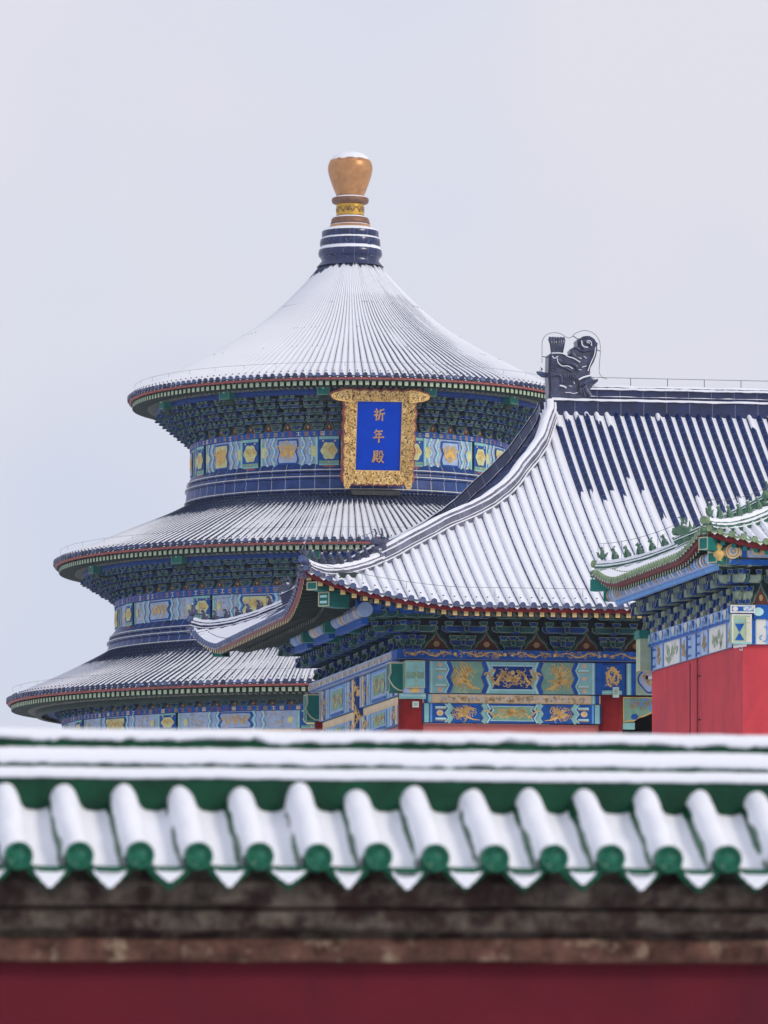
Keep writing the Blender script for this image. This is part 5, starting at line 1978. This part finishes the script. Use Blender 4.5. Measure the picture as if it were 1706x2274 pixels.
# =================================================================== FOREGROUND WALL
def front_wall():
    root = empty('boundary_wall', (0, 23, 0), TH, 'dark red boundary wall with snow covered green tile coping in the foreground', 'wall')
    x0, x1 = -8.0, 8.2
    p = .2415
    u_first = -.038
    # red wall
    mb = MB()
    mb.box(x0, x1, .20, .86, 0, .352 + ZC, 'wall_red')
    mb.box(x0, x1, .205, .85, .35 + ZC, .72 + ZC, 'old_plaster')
    mb.build('wall_face', root)
    # stepped cornice of old plaster and brick
    mb = MB()
    segs = 162
    def strip(prof, mat, jit):
        rows = []
        for (v, z) in prof:
            rows.append([(x0 + (x1 - x0) * i / segs, v + jit * mnoise.noise((i * .37, z * 30, 1)), z + ZC + jit * .8 * mnoise.noise((i * .31, z * 30, 7))) for i in range(segs + 1)])
        mb.grid(rows, mat)
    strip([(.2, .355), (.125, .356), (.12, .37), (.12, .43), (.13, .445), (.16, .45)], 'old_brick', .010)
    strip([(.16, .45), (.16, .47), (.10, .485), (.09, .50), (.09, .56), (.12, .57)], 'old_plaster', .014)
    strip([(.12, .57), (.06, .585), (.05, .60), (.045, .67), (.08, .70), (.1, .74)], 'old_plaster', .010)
    mb.build('cornice', root)
    # tile courses: pan, barrel, thick snow
    n0, n1 = int((x0 - u_first) / p), int((x1 - u_first) / p)
    TP = [(-.5, .03, 1), (-.42, .035, 1), (-.34, .06, 1.0), (-.295, .09, .7), (-.275, .09, .26), (-.255, .20, .22), (-.24, .30, .75), (-.20, .39, 1.1), (-.14, .455, 1.2), (-.05, .49, 1.2), (.03, .485, 1.2), (.11, .44, 1.2), (.17, .37, 1.2), (.215, .28, 1.2), (.25, .18, 1.2), (.30, .10, 1.2), (.37, .05, 1.1), (.5, .03, 1)]
    mb = MB()
    for i in range(n0, n1 + 1):
        c = u_first + i * p
        rows, sn, tt = [], [], []
        jit = random.uniform(-.15, .15)
        hf, tw, sk = random.uniform(.90, 1.10), random.uniform(-.008, .008), random.uniform(-.006, .006)
        for j in range(17):
            t = j / 16
            v = .0 + .44 * t
            z = .708 + .272 * t + ZC
            row = []
            for (x, h, s) in TP:
                e = 0
                if j == 0 and abs(x) > .3:
                    e = -.012
                nz = .008 * mnoise.noise(((c + x * p) * 6, v * 9, 4)) + .004 * mnoise.noise(((c + x * p) * 17, v * 23, 9))
                fd = max(0.0, 1 - (2 * abs(x)) ** 4)
                hh = h * p * (1 + (hf - 1) * fd + .17 * fd * mnoise.noise((c * 5, v * 7 + x * 2, 8)))
                row.append((c + x * p + fd * (tw + sk * t + .007 * mnoise.noise((v * 12, c * 3, 2))), v - hh * .50 + e, z + hh * .86 + nz))
                sv = s if s > .9 else s + jit + .7 * mnoise.noise((c * 9, v * 8, 3))
                sn.append(sv)
                tt.append((x, v, 0))
            rows.append(row)
        mb.grid(rows, 'wall_tile', snow=sn, tuv=tt, smooth=True)
    mb.build('tile_courses', root)
    # round tile ends and drip tiles
    e0 = d0 = s0 = None
    for i in range(-13, 20):
        c = u_first + i * p
        vis = -3.2 < c < 4.6
        zc = .772 + ZC
        if e0 is None:
            mb = MB()
            R_ = .057
            ring_ = lambda r, y: [(r * cos(q * pi / 12), y, r * sin(q * pi / 12)) for q in range(24)]
            mb.grid([ring_(R_, .06), ring_(R_, -.02), ring_(R_ * .93, -.028), ring_(R_ * .82, -.028), ring_(R_ * .76, -.018), ring_(R_ * .3, -.016), ring_(R_ * .2, -.02)], 'wall_disc', closed=True, smooth=True)
            mb.add(ring_(R_ * .2, -.02), [tuple(range(24))], 'wall_disc')
            for q in range(5):
                mb.tube([(R_ * .55 * cos(q * 1.256 + w * .25), -.02, R_ * .55 * sin(q * 1.256 + w * .25)) for w in range(4)], .004, 'wall_disc', seg=4)
            oe = e0 = mb.build('tile_end', root)
            mb = MB()
            dp = [(-.36, .10), (-.28, .06), (-.1, .045), (.1, .045), (.28, .06), (.36, .10), (.38, .03), (.33, -.08), (.22, -.18), (.1, -.27), (0, -.36), (-.1, -.27), (-.22, -.18), (-.33, -.08), (-.38, .03)]
            plate(mb, [(x * p, y * p) for x, y in dp], -.03, .0, 'wall_green', 'wall_green', .010)
            od = d0 = mb.build('drip_tile', root)
            mb = MB()
            dq = []
            for q in range(13):
                x = -.29 + .58 * q / 12
                dq.append((x, -.015 - .06 * (1 - (x / .29) ** 2) + .012 * sin(q * 2.1)))
            for q in range(1, 12):
                x = .29 - .58 * q / 12
                dq.append((x, -.31 + .27 * abs(x / .29) ** 1.25 + .014 * sin(q * 3.3)))
            plate(mb, [(x * p, y * p) for x, y in dq], -.046, -.03, 'thick_snow', 'thick_snow', .006)
            os_ = s0 = mb.build('snow', od)
        else:
            if not vis:
                continue
            oe = e0.copy(); COL.objects.link(oe); oe.parent = root
            od = d0.copy(); COL.objects.link(od); od.parent = root
            os_ = s0.copy(); COL.objects.link(os_); os_.parent = od
        os_.scale = (random.uniform(.7, 1.05), 1, random.uniform(.7, 1.1))
        oe.location = (c + random.uniform(-.004, .004), -.06, zc + .002 + random.uniform(-.003, .003))
        oe.rotation_euler = (0, random.uniform(0, 1.2), 0)
        od.location = (c + p / 2, -.03, .722 + ZC + random.uniform(-.003, .003))
    # ridge: green glazed courses with snow lying on every ledge
    n = 760
    path = [Vector((x0 + (x1 - x0) * i / n, .56, ZC + .006 * mnoise.noise((i * .05, 3, 3)))) for i in range(n + 1)]
    mb = MB()
    rp = [(-.115, .90, 0), (-.125, .955, 0), (-.15, .98, 0), (-.165, 1.01, 0), (-.165, 1.05, 0), (-.15, 1.072, 0), (-.13, 1.08, 0), (-.18, 1.082, 0), (-.18, 1.10, 0), (-.12, 1.105, 0), (-.12, 1.135, 0), (-.14, 1.137, 0), (-.14, 1.16, 0), (-.09, 1.165, 0), (-.09, 1.225, 0), (-.05, 1.26, 0), (.05, 1.26, 0), (.09, 1.225, 0), (.18, 1.08, 0), (.165, .98, 0), (.115, .90, 0)]
    sweep(mb, path, [(x, h * 1.0225, s) for x, h, s in rp], 'band_green')
    mb.build('ridge_course', root)
    mb = MB()
    def snow_band(prof, k, amp):
        rows = []
        for i, q in enumerate(path):
            row = []
            for m, (x, h, low) in enumerate(prof):
                a = mnoise.noise((q.x * 2.3, k * 5, 0)) * .6 + mnoise.noise((q.x * 7, k * 5, 3)) * .5 + mnoise.noise((q.x * 19, k * 5, 6)) * .45 + mnoise.noise((q.x * 41, k * 5, 6)) * .25
                row.append((q.x, .56 + x, q.z + h * 1.0225 + (a * amp * low)))
            rows.append(row)
        mb.grid(rows, 'thick_snow', smooth=True)
    snow_band([(-.12, 1.08, 0), (-.196, 1.081, .5), (-.200, 1.092, .5), (-.195, 1.115, .3), (-.16, 1.126, .4), (-.11, 1.127, .2)], 1, .016)
    snow_band([(-.08, 1.14, 0), (-.150, 1.141, 1), (-.158, 1.150, 1), (-.155, 1.175, .3), (-.135, 1.200, .2), (-.10, 1.208, .4), (-.06, 1.206, .3)], 2, .020)
    snow_band([(-.05, 1.24, 0), (-.088, 1.238, 1.2), (-.100, 1.246, 1.2), (-.095, 1.268, .4), (-.06, 1.284, .2), (0, 1.288, .2), (.06, 1.284, .2), (.10, 1.26, .2), (.12, 1.2, .2)], 3, .024)
    sb = mb.build('ridge_snow', root)
    # back slope under snow
    mb = MB()
    mb.add([(x0, .6, 1.0 + ZC), (x1, .6, 1.0 + ZC), (x1, 1.12, .70 + ZC), (x0, 1.12, .70 + ZC)], [(0, 1, 2, 3)], 'thick_snow')
    mb.build('back_slope', root)
    return root

wall_root = front_wall()

# =================================================================== SMALL FIXTURES
def security_camera(loc, rz, label, s=1.0):
    root = empty('security_camera', loc, rz, label, 'camera')
    root['group'] = 'security cameras on the buildings'
    mb = MB()
    mb.box(-.04 * s, .04 * s, -.02, .0, -.04 * s, .04 * s, 'camera_white')
    mb.tube([(0, 0, 0), (0, -.09 * s, .0), (0, -.12 * s, .05 * s)], .016 * s, 'metal_grey', seg=6)
    mb.build('bracket_arm', root)
    mb = MB()
    M = lambda x, y, z: (x * .5 + y * .85, -.14 * s - y * .5 + x * .8 * 0, .08 * s + z - .15 * (x))
    mb.tube([(.16 * s, -.12 * s, .09 * s), (-.14 * s, -.18 * s, .05 * s)], .05 * s, 'camera_white', seg=10)
    mb.box(-.17 * s, .17 * s, -.21 * s, -.09 * s, .12 * s, .132 * s, 'camera_white')
    mb.build('camera_body', root)
    mb = MB()
    mb.tube([(-.14 * s, -.18 * s, .05 * s), (-.165 * s, -.185 * s, .047 * s)], .045 * s, 'dark', seg=10)
    mb.build('camera_lens', root)
    return root

Sg = 12633 / 143.9
security_camera(on_gate(bay + 1.02, -.25, (2330 - 1511) / Sg + ZC), TH, 'white security camera fixed to the dragon medallion beam beside the red wall', 1.1)
security_camera(on_side(-.02, .05, (2330 - 1440) / 108 + ZC), TH - rad(30), 'small white security camera at the top corner of the red gable wall', .9)

def lamp_box(loc, label, w, h):
    root = empty('junction_box', loc, TH, label, 'box')
    root['group'] = 'pale boxes on the red columns'
    mb = MB()
    plate(mb, [(-w / 2, 0), (w / 2, 0), (w / 2, h), (-w / 2, h)], -.10, .0, 'pale_cyan', 'white', .015)
    mb.build('casing', root)
    mb = MB()
    mb.box(-w * .3, w * .3, -.112, -.10, h * .25, h * .75, 'sage')
    mb.build('cover_plate', root)

lamp_box(on_gate(.06, -.315, (2330 - 1573) / 88.3 + ZC), 'small pale green box fixed to the red corner column below the beam', .15, .145)
lamp_box(on_gate(bay + .06, -.335, (2330 - 1551) / Sg + ZC), 'taller pale green box hanging at the head of the second red column', .15, .26)

# =================================================================== AIR
hz = MB()
hz.box(-160, 200, -12, 420, -1, 58, 'haze')
m = bpy.data.materials.new('haze')
m.use_nodes = True
n = m.node_tree
n.nodes.clear()
pv = n.nodes.new('ShaderNodeVolumePrincipled')
pv.inputs['Color'].default_value = (.92, .94, 1, 1)
pv.inputs['Density'].default_value = 0.00018
pv.inputs['Anisotropy'].default_value = .3
ou = n.nodes.new('ShaderNodeOutputMaterial')
n.links.new(pv.outputs['Volume'], ou.inputs['Volume'])
MATS['haze'] = m
ho = hz.build('haze')
ho['kind'] = 'stuff'
ho['label'] = 'thin pale winter haze in the air around the temple'
ho['category'] = 'haze'
